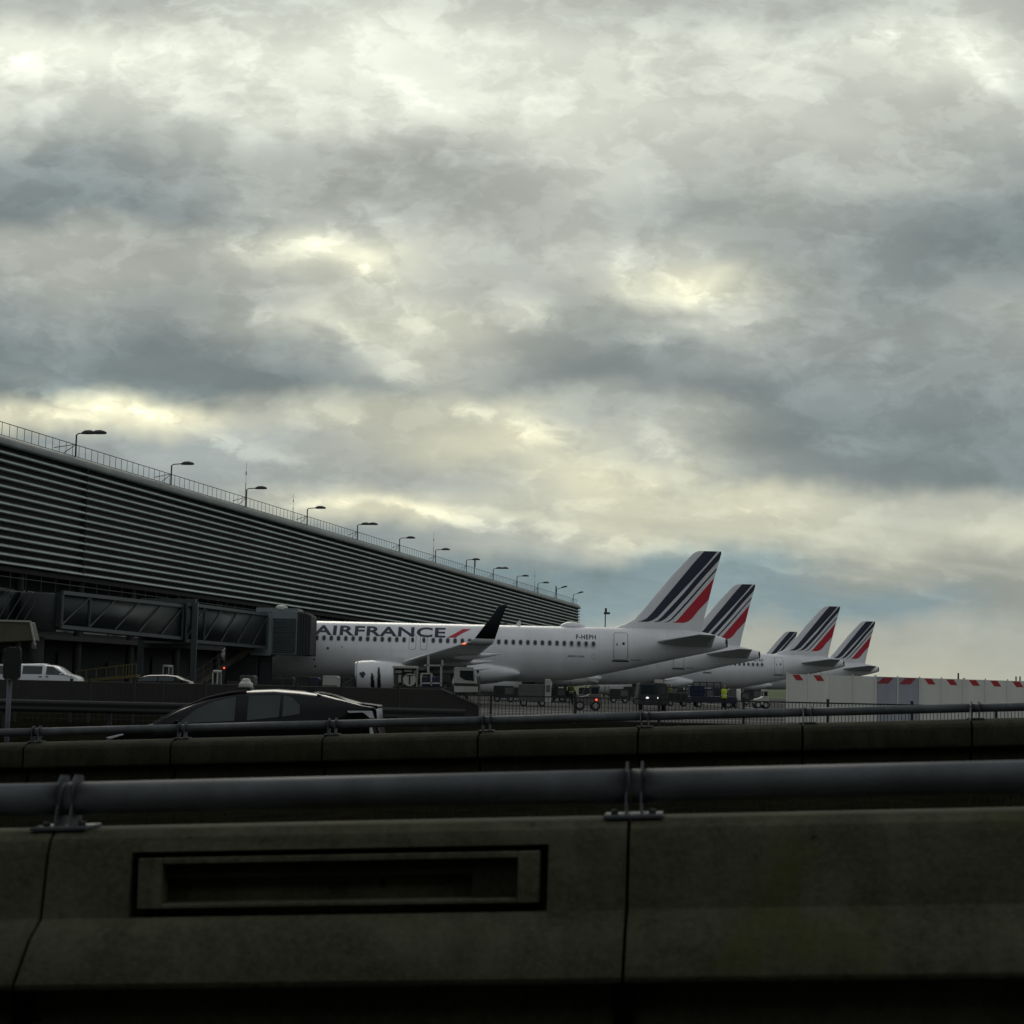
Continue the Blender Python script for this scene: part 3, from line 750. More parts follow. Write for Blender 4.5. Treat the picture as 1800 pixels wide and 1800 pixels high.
    s0, _ = fs(905, 1095)
    a = MB(); a.prism([(S(s0),5.8),(S(s0)+.28,6.22),(S(s0)+.42,6.22),(S(s0)+.45,5.8)], lambda p_, q_, d__: (p_, -.03+d__, q_), .06); a.build('blade_antenna', 'aircraft white', t)
    s0, _ = fs(862, 1095)
    a = MB(); a.tube([(S(s0),0,5.82),(S(s0),0,5.93),(S(s0),0,5.97)], [.12,.10,.03], 10); a.build('beacon', 'lamp red', t)
    a = MB(); a.tube([(18.25+o, -16.35, 4.04), (18.42+o, -16.4, 4.06), (18.55+o, -16.45, 4.07)], [.02,.05,.02], 10); a.build('wingtip_light', 'nav lamp lit' if (reg and not stretch) else 'lamp red', t)
    return t
a1 = make_aircraft(False, 'nearest white airliner with navy and red tail stripes, F-HEPH and large lettering along its side', 'F-HEPH', (XN, PD, 0))
def tail_x(px, py, D, L=37.57): return P(px, py, D).x-L
a2 = copy_tree(a1, None, skip=('registration_lettering', 'type_lettering', 'wingtip_light', 'cowl_opening', 'cowl_emblem'))
a2.location = (tail_x(1337, 1148, 178.4), 178.4, 0)
tag(a2, 'second airliner, its striped tail rising directly behind the nearest one')
a3 = make_aircraft(True, 'third airliner, stretched white jet seen in front of the white hoarding', 'F-GTAD', (tail_x(1390, 1166, 220, 44.51), 220, 0))
a3.location.x = P(1478, 1066, 220).x-44.51+.5
a5 = copy_tree(a1, None, skip=('registration_lettering', 'type_lettering', 'wingtip_light', 'cowl_opening', 'cowl_emblem'))
a5.location = (P(1539.5, 1092, 263).x-37.57+.5, 263, 0)
tag(a5, 'fourth airliner, its tail rightmost of all, above the white hoarding')
a4 = copy_tree(a5, None)
a4.location = (P(1402, 1110, 315).x-37.57+.5, 315, 0)
tag(a4, 'farthest airliner, only its small tail fin showing left of the third tail')

# ------------------------------------------------------------------ boarding bridge
def bridge():
    A = P(-70, 1075, 96); A.z = 0
    r = Vector((-24.9, 97.5, 0)); c = Vector((P(440, 1100, 131).x, 131.2, 0))
    t = thing('boarding_bridge', 'grey boarding bridge with trussed tunnel docked at the nearest airliner', 'boarding bridge', r)
    def W(mb, name, m_, parent=t, **k):
        bmesh.ops.translate(mb.bm, verts=mb.bm.verts, vec=-r); return mb.build(name, m_, parent, **k)
    d = (c-r).normalized(); n = Vector((d.y, -d.x, 0))      # n points towards the right of the picture
    Ltot = (c-r).length
    def q(l, o_, z): return r+d*l+n*o_+Vector((0,0,z))
    def section(l0, l1, z0, z1, z0b, z1b, hw, nb, name):
        mb = MB(); mb.ringpts([[q(l0,-hw,z0), q(l0,hw,z0), q(l0,hw,z1), q(l0,-hw,z1)], [q(l1,-hw,z0b), q(l1,hw,z0b), q(l1,hw,z1b), q(l1,-hw,z1b)]])
        body = W(mb, name, 'bridge panel')
        mb = MB(); h2 = hw+.07
        for a_, b_ in ((z0, z0b), (z1, z1b)): mb.beam(q(l0,h2,a_), q(l1,h2,b_), .14, .20)
        W(mb, 'chord', 'bridge frame', body)
        mb = MB()
        for k in range(nb+1):
            f = k/nb; l = l0+(l1-l0)*f; a_ = z0+(z0b-z0)*f; b_ = z1+(z1b-z1)*f
            if k in (0, 1, nb): mb.beam(q(l,h2+.02,a_+.11), q(l,h2+.02,b_-.11), .11)
            if k < nb:
                f2 = (k+1)/nb; l2 = l0+(l1-l0)*f2; b2 = z1+(z1b-z1)*f2
                mb.beam(q(l+.1,h2,a_+.13), q(l2-.1,h2,b2-.13), .07)
        W(mb, 'truss_brace', 'bridge frame', body)
        return body
    # widths kept narrow: tunnel side seen from the right
    section(0, Ltot*.51, 3.95, 5.75, 3.85, 5.85, 1.25, 5, 'outer_tunnel')
    section(Ltot*.51+.02, Ltot-1.0, 3.72, 5.98, 3.68, 5.98, 1.5, 5, 'inner_tunnel')
    mb = MB(); mb.ringpts([[A+Vector((0,-1.3,z)) for z in (3.9,)]+[A+Vector((0,1.3,3.9)), A+Vector((0,1.3,5.8)), A+Vector((0,-1.3,5.8))], [r+Vector((-1.2,-1.3,3.9)), r+Vector((-1.2,1.3,3.9)), r+Vector((-1.2,1.3,5.8)), r+Vector((-1.2,-1.3,5.8))]])
    fx = W(mb, 'fixed_walkway', 'bridge panel')
    mb = MB()
    for z in (3.95, 5.75): mb.beam(A+Vector((0,-1.38,z)), r+Vector((-1.2,-1.38,z)), .12)
    for k in range(9):
        p0 = A+(r-A)*k/9.; mb.beam(p0+Vector((0,-1.36,4.05)), p0+Vector((.9,-1.36,5.65)), .05)
    W(mb, 'walkway_frame', 'bridge frame', fx)
    mb = MB(); mb.tube([r+Vector((0,0,3.7)), r+Vector((0,0,5.62)), r+Vector((0,0,5.7))], [.95,.95,.9], 24); W(mb, 'rotunda', 'canopy', smooth=False)
    mb = MB(); mb.tube([r, r+Vector((0,0,3.4))], .38, 14); W(mb, 'rotunda_column', 'slab', smooth=True)
    # drive column
    mb = MB()
    lc = Ltot*.54
    for o_ in (-1.75, 1.75): mb.beam(q(lc, o_, .55), q(lc, o_, 6.15), .34, .34)
    mb.beam(q(lc,-1.8,6.2), q(lc,1.8,6.2), .3); mb.beam(q(lc,-1.8,3.4), q(lc,1.8,3.4), .3); mb.beam(q(lc,-1.8,.8), q(lc,1.8,.8), .4)
    col_ = W(mb, 'lift_column', 'bridge frame')
    for o_ in (-1.2, 1.2):
        mb = MB(); mb.tube([q(lc,o_-.22,.48), q(lc,o_-.15,.48), q(lc,o_+.15,.48), q(lc,o_+.22,.48)], [.36,.48,.48,.36], 18); W(mb, 'tyre', 'rubber', col_)
    # cab
    Dc = 130.2
    def bx(px0, px1, py0, py1, y0, y1): 
        a_ = P(px0, py1, Dc); b_ = P(px1, py0, Dc); m2 = MB(); m2.box(a_.x, b_.x, y0, y1, a_.z, b_.z); return m2
    mb = bx(438, 477, 1077, 1152, 130.3, 133.6); cab = W(mb, 'cab', 'bridge cab', bevel=.05)
    mb = bx(451, 459, 1091, 1099.5, 130.22, 130.32); W(mb, 'cab_window', 'window glass', cab)
    mb = bx(444, 466, 1086, 1146, 130.27, 130.31); W(mb, 'cab_door', 'bridge cab', cab)
    mb = bx(474, 523, 1074, 1150, 130.5, 133.8); W(mb, 'shutter_housing', 'bridge cab', cab, bevel=.04)
    mb = MB()
    a_ = P(478, 1147, Dc); b_ = P(520, 1086, Dc)
    nn = 14
    for k in range(nn):
        z = a_.z+(b_.z-a_.z)*k/nn; mb.prism([(0,0),(.10,.03),(.10,.10),(0,.14)], lambda p_, q_, dd: (a_.x+dd, 130.5-p_, z+q_), b_.x-a_.x)
    W(mb, 'roller_shutter', 'bridge frame', cab)
    mb = bx(449, 523, 1069, 1075, 130.6, 133.7); W(mb, 'cab_roof', 'bridge cab', cab)
    # canopy: rounded bellows
    a_ = P(521, 1152, Dc); b_ = P(547, 1074, Dc)
    for k in range(5):
        f = k/5.; x0 = a_.x+(b_.x-a_.x)*f; x1 = x0+(b_.x-a_.x)/5.*.93
        zt = b_.z-.10*f-.45*max(0, f-.45)**1.2
        pr = [(x0,a_.z),(x1,a_.z+.02),(x1,zt-.18),(x0+(x1-x0)*.5,zt),(x0,zt-.12)]
        mb = MB(); mb.prism(pr, lambda p_, q_, dd: (p_, 130.45+.22*f+dd, q_), 4.0-.2*f); W(mb, 'canopy_fold', 'canopy', cab, bevel=.04)
    mb = bx(392, 452, 1137, 1196, 130.6, 133.4); W(mb, 'nose_shade_block', 'canopy', cab, bevel=.05)  # dark block added below the cab to stand in for shade on the nose
    mb = bx(452, 470, 1150, 1202, 131.0, 133.0); W(mb, 'nose_shade_leg', 'canopy', cab)
    p0 = P(495, 1070, 131)
    mb = MB(); mb.ringpts([[p0+Vector((.48*cr*math.cos(qq), .48*cr*math.sin(qq), hz_)) for qq in [2*math.pi*k/16 for k in range(16)]] for cr, hz_ in ((1,-.12),(1,0),(.85,.14),(.5,.24),(.1,.27))]); W(mb, 'roof_dome', 'white paint', cab, smooth=True)
    # access stairs
    s0 = P(437, 1139, 129.4); s1 = P(318, 1203, 129.4); s1.z = .05
    mb = MB(); mb.obox(s0+Vector((0,0,-.25)), s1-s0, (0,1.1,0), (0,0,.42)); st_ = W(mb, 'stairs', 'stair brown')
    mb = MB(); 
    for k in range(10):
        p_ = s0+(s1-s0)*k/9.; mb.beam(p_+Vector((0,0,.1)), p_+Vector((0,0,1.05)), .04)
    mb.beam(s0+Vector((0,0,1.05)), s1+Vector((0,0,1.05)), .05); mb.beam(s0+Vector((0,0,.6)), s1+Vector((0,0,.6)), .035)
    W(mb, 'handrail', 'stair brown', st_)
    pl = P(408, 1141, 129.4)
    mb = MB(); mb.box(pl.x, s0.x+.4, 129.3, 130.3, s0.z-.12, s0.z); W(mb, 'landing', 'stair brown', st_)
    mb = MB()
    for k in range(6):
        x = pl.x+k*.28; mb.beam((x,129.35,s0.z), (x,129.35,s0.z+.95), .04)
    mb.beam((pl.x,129.35,s0.z+.95), (s0.x,129.35,s0.z+.95), .05); mb.beam((pl.x,129.35,s0.z+.5), (s0.x,129.35,s0.z+.5), .04)
    W(mb, 'landing_rail', 'gse grey', st_)
bridge()

# ------------------------------------------------------------------ foreground parapets
def rail_line(Y0, th, z_c, marks, prof, rad, tube_dy, tube_z, name_mid, sub):
    """concrete units butted between marks (distances along the wall), with a tube rail on brackets"""
    d = Vector((math.cos(th), -math.sin(th), .05)); nrm = Vector((math.sin(th), math.cos(th), 0))   # nrm points away from the camera
    def W(t, o_, z): return Vector((0, Y0, 0))+d*t+nrm*o_+Vector((0,0,z))
    return d, nrm, W
# near parapet --------------------------------------------------------
TH1 = R(6)
_, _, N1 = rail_line(6.35, TH1, 0, 0, 0, 0, 0, 0, '', '')
near_marks = [-5.64, -3.62, -1.60, .42, 2.44, 4.46]
PR1 = [(.22,.0),(.0,.0),(-.0,.345),(-.125,.362),(-.135,.385),(-.085,.53),(-.02,.59),(0,.81),(.02,.86),(.06,.885),(.30,.885),(.34,.86),(.34,0)]
lab1 = ['plain concrete barrier unit beyond the left edge of the near row', 'concrete barrier unit at the left edge, cut by the frame, near row', 'concrete barrier unit with the long framed slot, near row', 'plain concrete barrier unit without slot at the right, near row', 'concrete barrier unit past the right edge of the near row']
SL0, SL1, SZ0, SZ1 = -1.300, .150, .586, .816
for i, (a_, c_) in enumerate(zip(near_marks, near_marks[1:])):
    if i in (0, 4): continue
    t = thing('concrete_barrier', lab1[i], 'concrete barrier', N1((a_+c_)/2, 0, 0), 0, 'near row of concrete barrier units')
    base = N1((a_+c_)/2, 0, 0)
    lean = lambda z: -.045*(max(0, .59-z)/.25 if z > .34 else .94)
    def ring(tt, prof, k): return [N1(tt+(k*(lean(z)+(-.035*(.86-z)))), o_, z)-base for o_, z in prof]
    g_ = .005
    mb = MB()
    notch = [p for p in PR1[:6]]+[(-.055,.53)]
    if i == 2:
        pn = PR1[:7]+[(-.018,SZ0),(.10,SZ0),(.10,SZ1-.006),(.0,SZ1-.006)]+PR1[8:]
        kL = 1.0; kR = .12
        def kk(tt): return kL+(kR-kL)*(tt-a_)/(c_-a_)
        for u0_, u1_, pp in ((a_+g_, SL0, PR1), (SL0, SL1, pn), (SL1, c_-g_, PR1)):
            mb.ringpts([ring(u0_, pp, kk(u0_) if u0_ < a_+.1 else 0), ring(u1_, pp, kk(u1_) if u1_ > c_-.1 else 0)])
    else:
        mb.ringpts([ring(a_+g_, PR1, 1.0 if i == 1 else .12), ring(c_-g_, PR1, 1.0 if i == 1 else .12)])
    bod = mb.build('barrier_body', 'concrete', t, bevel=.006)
    PK = [(.20,.02),(.05,.02),(-.07,.38),(-.03,.54),(.05,.81),(.08,.865),(.20,.865)]
    kj = .12 if i == 3 else 1.0
    mb = MB(); mb.ringpts([ring(a_-.03, PK, kj if i != 3 else .12), ring(a_+.03, PK, kj if i != 3 else .12)]); mb.build('joint_seal', 'soil', t)
    if i == 2:
        mb = MB()
        x0, x1, z0, z1 = SL0+.024, SL1-.028, SZ0+.030, SZ1-.026
        def slab(mb, xa, xb, za, zb, oa, ob):
            o = N1(xa, oa, za)-base; return mb.obox(o, N1(xb, oa, za)-N1(xa, oa, za), N1(0, ob, 0)-N1(0, oa, 0), (0,0,zb-za))
        slab(mb, x0, x0+.085, z0, z1, .0, .09); slab(mb, x1-.075, x1, z0, z1, .0, .09)
        slab(mb, x0+.085, x1-.075, z1-.022, z1, .002, .088); slab(mb, x0+.085, x1-.075, z0, z0+.016, .002, .088)
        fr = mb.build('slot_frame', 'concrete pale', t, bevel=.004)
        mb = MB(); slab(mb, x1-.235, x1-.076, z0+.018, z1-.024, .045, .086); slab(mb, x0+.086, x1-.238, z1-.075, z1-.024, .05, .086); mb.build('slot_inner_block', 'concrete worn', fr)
    
t = thing('tube_handrail', 'thick grey steel tube rail on brackets above the near barrier row', 'handrail', N1(0, .17, .88), 0)
base = N1(0, .17, .88)
mb = MB()
for a_, c_ in zip(near_marks, near_marks[1:]):
    mb.tube([N1(a_+.004, .17, .992)-base, N1(c_-.004, .17, .992)-base], .059, 28)
mb.build('tube', 'galvanised', t, smooth=True)
for k, m0 in enumerate(near_marks[1:-1]):
    m0 += .012
    q0 = N1(m0, .17, .885)-base; D_ = N1(1, 0, 0)-N1(0, 0, 0); O_ = N1(0, 1, 0)-N1(0, 0, 0)
    mb = MB(); mb.obox(q0-D_*.10-O_*.125+Vector((0,0,.003)), D_*.20, O_*.19, (0,0,.012))
    br = mb.build('bracket', 'galvanised', t, bevel=.002)
    mb = MB()
    for s_ in (-1, 1):
        a0 = s_*.026-.003
        mb.prism([(-.085,.014),(.05,.014),(.06,.09),(.075,.12),(.05,.188),(-.03,.194),(-.072,.16),(-.06,.09)], lambda p_, q_, dd, a0=a0: q0+D_*(a0+dd)+O_*p_+Vector((0,0,q_)), .006)
    mb.build('bracket_plate', 'galvanised', br)
    for s_ in (-.065, .065):
        mb = MB(); mb.tube([q0+D_*s_-O_*.05+Vector((0,0,.012)), q0+D_*s_-O_*.05+Vector((0,0,.032))], .014, 6); mb.build('bolt', 'dull steel', br)
# far parapet --------------------------------------------------------
TH2 = R(9.5)
_, _, N2 = rail_line(23.4, TH2, 0, 0, 0, 0, 0, 0, '', '')
m2s = [-.36+2.02*k for k in range(-4, 5)]
PR2 = [(.12,-.25),(.10,.44),(-.06,.455),(-.08,.49),(-.08,.70),(-.05,.745),(.16,.79),(.42,.79),(.42,-.25)]
mid_lab = ['leftmost unit of the far barrier row, under the dark car bonnet', 'far-row barrier unit beneath the windows of the dark car', 'far-row barrier unit under the tail of the dark car', 'far-row barrier unit just right of the dark car', 'far-row barrier unit at the middle, below the nearest airliner wing', 'far-row barrier unit below the tail of the nearest airliner', 'far-row barrier unit under the left half of the white hoarding', 'rightmost far-row barrier unit below the white hoarding end']
for i, (a_, c_) in enumerate(zip(m2s, m2s[1:])):
    base = N2((a_+c_)/2, 0, -.25)
    mb = MB(); mb.ringpts([[N2(a_+.012, o_, z)-base for o_, z in PR2], [N2(c_-.012, o_, z)-base for o_, z in PR2]])
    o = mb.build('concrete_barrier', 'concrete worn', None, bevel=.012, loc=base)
    mb = MB(); mb.ringpts([[N2(a_+q_, o_, z)-base for o_, z in ((.38,-.2),(.13,-.2),(.13,.47),(-.02,.49),(-.02,.70),(.16,.75),(.38,.75))] for q_ in (-.011, .011)]); mb.build('joint_seal', 'soil', o)
    tag(o, mid_lab[i], 'concrete barrier', 'far row of concrete barrier units')
base = N2(0, .2, .79)
t = thing('tube_handrail', 'thinner-looking tube rail on the far barrier row, in front of the dark car', 'handrail', base)
mb = MB()
for a_, c_ in zip(m2s, m2s[1:]): mb.tube([N2(a_+.006, .2, .925)-base, N2(c_-.006, .2, .925)-base], .054, 18)
mb.build('tube', 'galvanised', t, smooth=True)
for m0 in m2s:
    q0 = N2(m0+.06, .2, .79)-base; D_ = N2(1,0,0)-N2(0,0,0); O_ = N2(0,1,0)-N2(0,0,0)
    mb = MB(); mb.obox(q0-D_*.10-O_*.08+Vector((0,0,.002)), D_*.20, O_*.16, (0,0,.012))
    for s_ in (-1, 1):
        a0 = s_*.045-.005
        mb.prism([(-.08,.014),(.05,.014),(.07,.14),(.05,.215),(-.03,.215),(-.07,.18)], lambda p_, q_, dd, a0=a0: q0+D_*(a0+dd)+O_*p_+Vector((0,0,q_)), .010)
    mb.build('bracket', 'galvanised', t)
# unseen wall added behind the camera to shade the near barriers
mb = MB(); mb.box(-30, 30, -4.6, -4.0, -.5, 5.5); mb.box(-30, 30, -4.0, -3.8, 5.2, 5.45)
tag(mb.build('shade_wall', 'concrete worn', bevel=.03), 'tall dark unseen wall added behind the camera for shade', 'wall')
mb = MB(); mb.box(-70, 60, -34, -16, -.5, 17)  # unseen tall block, added to cut the back sky on the foreground
bl = mb.build('shade_block', 'concrete worn'); bl['label'] = 'large dark unseen block added behind the camera to shade the foreground'; bl['category'] = 'building'
mb = MB()
for z in (2.5, 6.0, 9.5, 13.0): mb.box(-69, 59, -15.99, -15.9, z, z+1.9)
mb.build('shade_block_band', 'facade dark', bl)
# grass tufts on the verge between the parapets
mb = MB()
for k in range(2600):
    x = rnd.uniform(-9, 9); y = rnd.uniform(17.5, 23.0-x*.16)
    if rnd.random() < .45: x = rnd.gauss(1.5, 1.0); y = 22.4-x*.165+rnd.uniform(-.5, .3)
    z = ground_z(x, y)-.01; h_ = rnd.uniform(.05, .24); a_ = rnd.uniform(0, 6.28); l_ = rnd.uniform(0, .6)*h_
    w_ = .006; c_, s_ = math.cos(a_), math.sin(a_)
    mb.face([(x-w_*s_, y+w_*c_, z), (x+w_*s_, y-w_*c_, z), (x+l_*c_*.5+w_*.5, y+l_*s_*.5, z+h_*.6), (x+l_*c_, y+l_*s_, z+h_)])
tag(mb.build('verge_grass', 'grass blade'), 'sparse dark grass blades on the verge between the barrier rows', 'grass', kind='stuff')

# ------------------------------------------------------------------ fences and hoarding
mb = MB()
t = thing('mesh_fence', 'low dark picket fence running across in front of the apron', 'fence', (0, 55, .28))
X = -3.; k = 0
while X < 21:
    mb.box(X-.008, X+.008, -.008, .008, 0, .80); X += .105; k += 1
mb.box(-3, 21, -.012, .012, .76, .80); mb.box(-3, 21, -.012, .012, .08, .11)
mb.build('fence_panel', 'fence dark', t)
for k in range(10):
    q = MB(); q.box(-3+k*2.5-.035, -3+k*2.5+.035, -.04, .04, -.05, .90); q.build('post', 'fence dark', t)
t = thing('mesh_fence', 'dark wire mesh fence before the white van at the left', 'fence', (-20, 47, .2))
mb = MB()
X = 0.
while X < 16.8: mb.box(X-.005, X+.005, -.005, .005, .0, 1.02); X += .14
for k in range(9): mb.box(0, 16.8, -.007, .007, .08+k*.115, .092+k*.115)
mb.build('fence_panel', 'fence grey', t)
for px in (28, 125, 157, 235, 285, 360, 440, 520, 600, 700):
    x = P(px, 1220, 47).x+20
    q = MB(); q.box(x-.035, x+.035, -.05, .02, -.1, 1.10); q.build('post', 'fence grey', t)
# steel crash rail below the mesh fence
t = thing('crash_rail', 'long low steel crash rail at the foot of the mesh fence', 'guard rail', (-16, 44, .2))
mb = MB()
mb.ringpts([[(x, o_, z) for o_, z in ((0,.30),(-.06,.34),(-.06,.40),(0,.44),(-.06,.48),(-.06,.54),(0,.58),(.02,.58),(.02,.30))] for x in (-4, 4, 12, 15)]); mb.build('rail', 'fence grey', t)
for k in range(8):
    q = MB(); q.box(-3.5+k*2.5, -3.4+k*2.5, .02, .12, -.3, .56); q.build('post', 'fence grey', t)
# parapet wall in front of the engine
zt = P(600, 1207.5, 58).z; x1 = P(776, 1209, 58).x; x2 = P(842, 1240, 58).x; z2 = P(842, 1240, 58).z
mb = MB(); mb.prism([(-26, -.1), (x2, -.1), (x2, z2), (x1, zt), (-26, zt)], lambda p_, q_, dd: (p_, 58+dd, q_), .3)
o = mb.build('parapet_wall', 'parapet concrete', bevel=.02); o['label'] = 'low dark parapet wall with a sloping right end below the engine'; o['category'] = 'wall'
t = thing('handrail', 'thin light rail sloping down along the parapet wall end', 'handrail', (x1, 57.9, 0))
mb = MB(); mb.beam((0, 0, zt+.03), (x2-x1, 0, z2+.03), .035); mb.build('rail', 'gse grey', t)
mb = MB(); mb.beam((x2-x1, 0, z2+.9), (x2-x1, 0, .2), .05); mb.build('post', 'gse grey', t)
# white hoarding
HD = 83.
hx = [P(px, 1200, HD).x for px in (1384, 1421, 1460, 1499.5, 1539, 1578, 1616.5, 1655, 1694.5, 1732, 1771, 1811, 1850)]
HR = .9      # a hoarding leaning very slightly, dropping along the service road
t = thing('hoarding', 'white panel hoarding with small red slanted marks along its top', 'hoarding', (hx[0], HD, 0))
def htop(x): return interp(x, [hx[0], hx[-1]], [P(1384, 1184, HD).z, P(1850, 1198.5, HD).z])
styles = [1,1,0,0,2,2,1,1,1,1,1,1]
for i in range(12):
    x0, x1_ = hx[i]-hx[0], hx[i+1]-hx[0]; z1_ = htop(hx[i]); zb_ = htop(hx[i+1])
    mb = MB(); mb.prism([(x0+.03, .02), (x1_-.03, .02), (x1_-.03, zb_-.01), (x0+.03, z1_-.01)], lambda p_, q_, dd: (p_, dd, q_), .06)
    pn = mb.build('panel', 'hoarding grey' if styles[i] == 2 else 'hoarding', t)
    if styles[i] == 2: pn['label'] = 'greyer panel with a red mark slanting the other way'
    if styles[i]:
        zz_ = min(z1_, zb_)-.03; c0 = x0+(.22 if styles[i] == 1 else .06)
        if styles[i] == 1: pl = [(c0, zz_), (c0+.32, zz_), (c0+.50, zz_-.25), (c0+.18, zz_-.25)]
        else: pl = [(c0, zz_-.28), (c0+.50, zz_-.28), (c0+.76, zz_), (c0+.30, zz_)]
        mb = MB(); mb.prism(pl, lambda p_, q_, dd: (p_, -.006+dd, q_), .004); mb.build('red_mark', 'sign red' if styles[i] == 1 else 'sign red worn', pn)
    mb = MB(); mb.beam((x0, -.0, 0), (x0, -.0, z1_+.05), .055 if i % 4 else .09); mb.build('post', 'hoarding', t)
# distant poles
def pole(px, top, D, name, label, cat, flag=True):
    p = P(px, 1200, D); zt_ = P(px, top, D).z
    t = thing(name, label, cat, (p.x, D, 0))
    mb = MB(); mb.tube([(0,0,0), (0,0,zt_)], [.14, .08], 8); mb.build('pole', 'fence dark', t)
    if flag:
        mb = MB(); mb.box(-.25, .75, -.15, .15, zt_-.9, zt_-.55); mb.box(-.1, .25, -.15, .15, zt_-.6, zt_+.1); mb.build('floodlight', 'dull steel', t, bevel=.04)
pole(1062, 1070, 300, 'floodlight_pole', 'thin pole with a floodlight behind the nearest airliner roof', 'lamp post')
pole(1684.5, 1183, 180, 'bollard_post', 'small dark post rising over the right of the hoarding', 'post', False)
pole(1786, 1189, 210, 'marker_post', 'left of two faint posts above the far right hoarding', 'post', False)
pole(1793, 1189, 210, 'marker_post', 'right of two faint posts above the far right hoarding', 'post', False)

# ------------------------------------------------------------------ vehicles
def wheel(par, x, y, r_, w_, name='wheel'):
    mb = MB(); mb.tube([(x, y-w_/2, r_), (x, y-w_/2+.04, r_), (x, y+w_/2-.04, r_), (x, y+w_/2, r_)], [r_*.86, r_, r_, r_*.86], 22); wl = mb.build(name, 'rubber', par)
    mb = MB(); s_ = -1 if y < 0 else 1; mb.tube([(x, y+s_*(w_/2-.03), r_), (x, y+s_*(w_/2+.012), r_)], [r_*.62, r_*.55], 16); mb.build('rim', 'metal', wl)
def car(label, cat, name, loc, rz, top, hood, belt, W_, Lc, body, wins, paint='car black', rails=None):
    """top: silhouette (x, z) of roof and bonnet; belt: (x, z) of the shoulder line"""
    t = thing(name, label, cat, loc, rz)
    xs = sorted(set([p[0] for p in top]+[p[0] for p in belt]))
    rr = []
    for x in xs:
        zt_ = interp(x, [p[0] for p in top], [p[1] for p in top]); zb = min(interp(x, [p[0] for p in belt], [p[1] for p in belt]), zt_-.02)
        e = min(1, min(x+.12, Lc-x+.12)/.55); hw = W_/2*(.72+.28*math.sin(e*math.pi/2))
        g_ = max(0, min(1, (zt_-zb)/.45)); tw = hw*(1-.24*g_)
        rr.append([Vector((x, s_*a_, z)) for s_, a_, z in ((-1, hw*.92, .22), (-1, hw, .45), (-1, hw*.99, zb-.12), (-1, hw*.95, zb), (-1, tw+.02, zt_-.07*g_-.015), (-1, tw*.82, zt_-.012), (0, 0, zt_+.012), (1, tw*.82, zt_-.012), (1, tw+.02, zt_-.07*g_-.015), (1, hw*.95, zb), (1, hw*.99, zb-.12), (1, hw, .45), (1, hw*.92, .22))])
    mb = MB(); mb.ringpts(rr); mb.build('body', paint, t, smooth=True)
    def side(x, z, o_, s_):
        zt_ = interp(x, [p[0] for p in top], [p[1] for p in top]); zb = min(interp(x, [p[0] for p in belt], [p[1] for p in belt]), zt_-.02)
        e = min(1, min(x+.12, Lc-x+.12)/.55); hw = W_/2*(.72+.28*math.sin(e*math.pi/2)); g_ = max(0, min(1, (zt_-zb)/.45)); tw = hw*(1-.24*g_)+.02
        f = max(0, min(1, (z-zb)/max(.05, (zt_-.07*g_-.015)-zb)))
        return Vector((x, s_*(hw*.95+(tw-hw*.95)*f+o_), z))
    for pl in wins:
        for s_ in (-1, 1):
            lo = sorted(p for p in pl['lo']); hi = sorted(p for p in pl['hi'])
            x0, x1_ = max(lo[0][0], hi[0][0])*0+lo[0][0], lo[-1][0]
            rows = []
            n = 10
            for k in range(n+1):
                x = x0+(x1_-x0)*k/n; za = interp(x, [p[0] for p in lo], [p[1] for p in lo]); zb_ = max(za+.005, interp(x, [p[0] for p in hi], [p[1] for p in hi]))
                rows.append([side(x, za+(zb_-za)*j/4, .012, s_) for j in range(5)])
            mb = MB(); mb.ringpts(rows, caps=False, closed=False); mb.build('side_window', 'car glass', t, smooth=True)
    return t
# dark hatchback taxi, bonnet to the left
TD = 31.
cz = -.30
def tp(px, py):
    p = P(px, py, TD-.7); return (p.x, p.z-cz)
tx0 = P(180, 1290, TD-.7).x
tpp = lambda px, py: (tp(px, py)[0]-tx0, tp(px, py)[1])
TOP = [(0,.50),(.05,.66),(.35,.80)]+[tpp(*p) for p in ((270,1271),(315,1246),(366,1225),(400,1217.5),(429,1214),(480,1212.5),(525,1216),(570,1221),(609,1231),(640,1239.5),(658,1242),(662,1247),(664,1275))]+[(4.62,.50)]
BELT = [(0,.45),(.35,.74)]+[tpp(*p) for p in ((250,1284),(324,1273),(420,1268),(525,1259),(600,1252),(655,1248))]
Lc = TOP[-1][0]
xwin = lambda pts: [tpp(*p) for p in pts]
wins = [dict(lo=xwin([(322,1271),(414,1267)]), hi=xwin([(322,1266),(345,1247),(375,1233),(414,1224.5)])),
        dict(lo=xwin([(436,1266),(492,1260)]), hi=xwin([(436,1222.5),(492,1222)])),
        dict(lo=xwin([(498,1259.5),(528,1255)]), hi=xwin([(498,1222.5),(512,1224.5),(528,1240)]))]
taxi = car('black hatchback taxi with a white roof sign driving behind the far rail', 'car', 'taxi_car', (tx0, TD, cz), 0, TOP, 0, BELT, 1.76, Lc, 0, wins)
wheel(taxi, .95, -.78, .31, .2); wheel(taxi, .95, .78, .31, .2); wheel(taxi, Lc-.95, -.78, .31, .2); wheel(taxi, Lc-.95, .78, .31, .2)
sx, sz = tpp(421.5, 1213.5)
mb = MB(); mb.box(sx-.11, sx+.11, -.22, .22, sz-.03, sz+.05); ts = mb.build('roof_sign', 'black', taxi, bevel=.01)
mb = MB(); mb.ringpts([[Vector((sx+a_*x, a_*y*1.6, sz+.05+h_)) for x, y in ((-.1,-.12),(.1,-.12),(.1,.12),(-.1,.12))] for a_, h_ in ((1,0),(.92,.07),(.62,.09),(.55,.13),(.4,.145))]); mb.build('sign_lens', 'white paint', ts, bevel=.012)
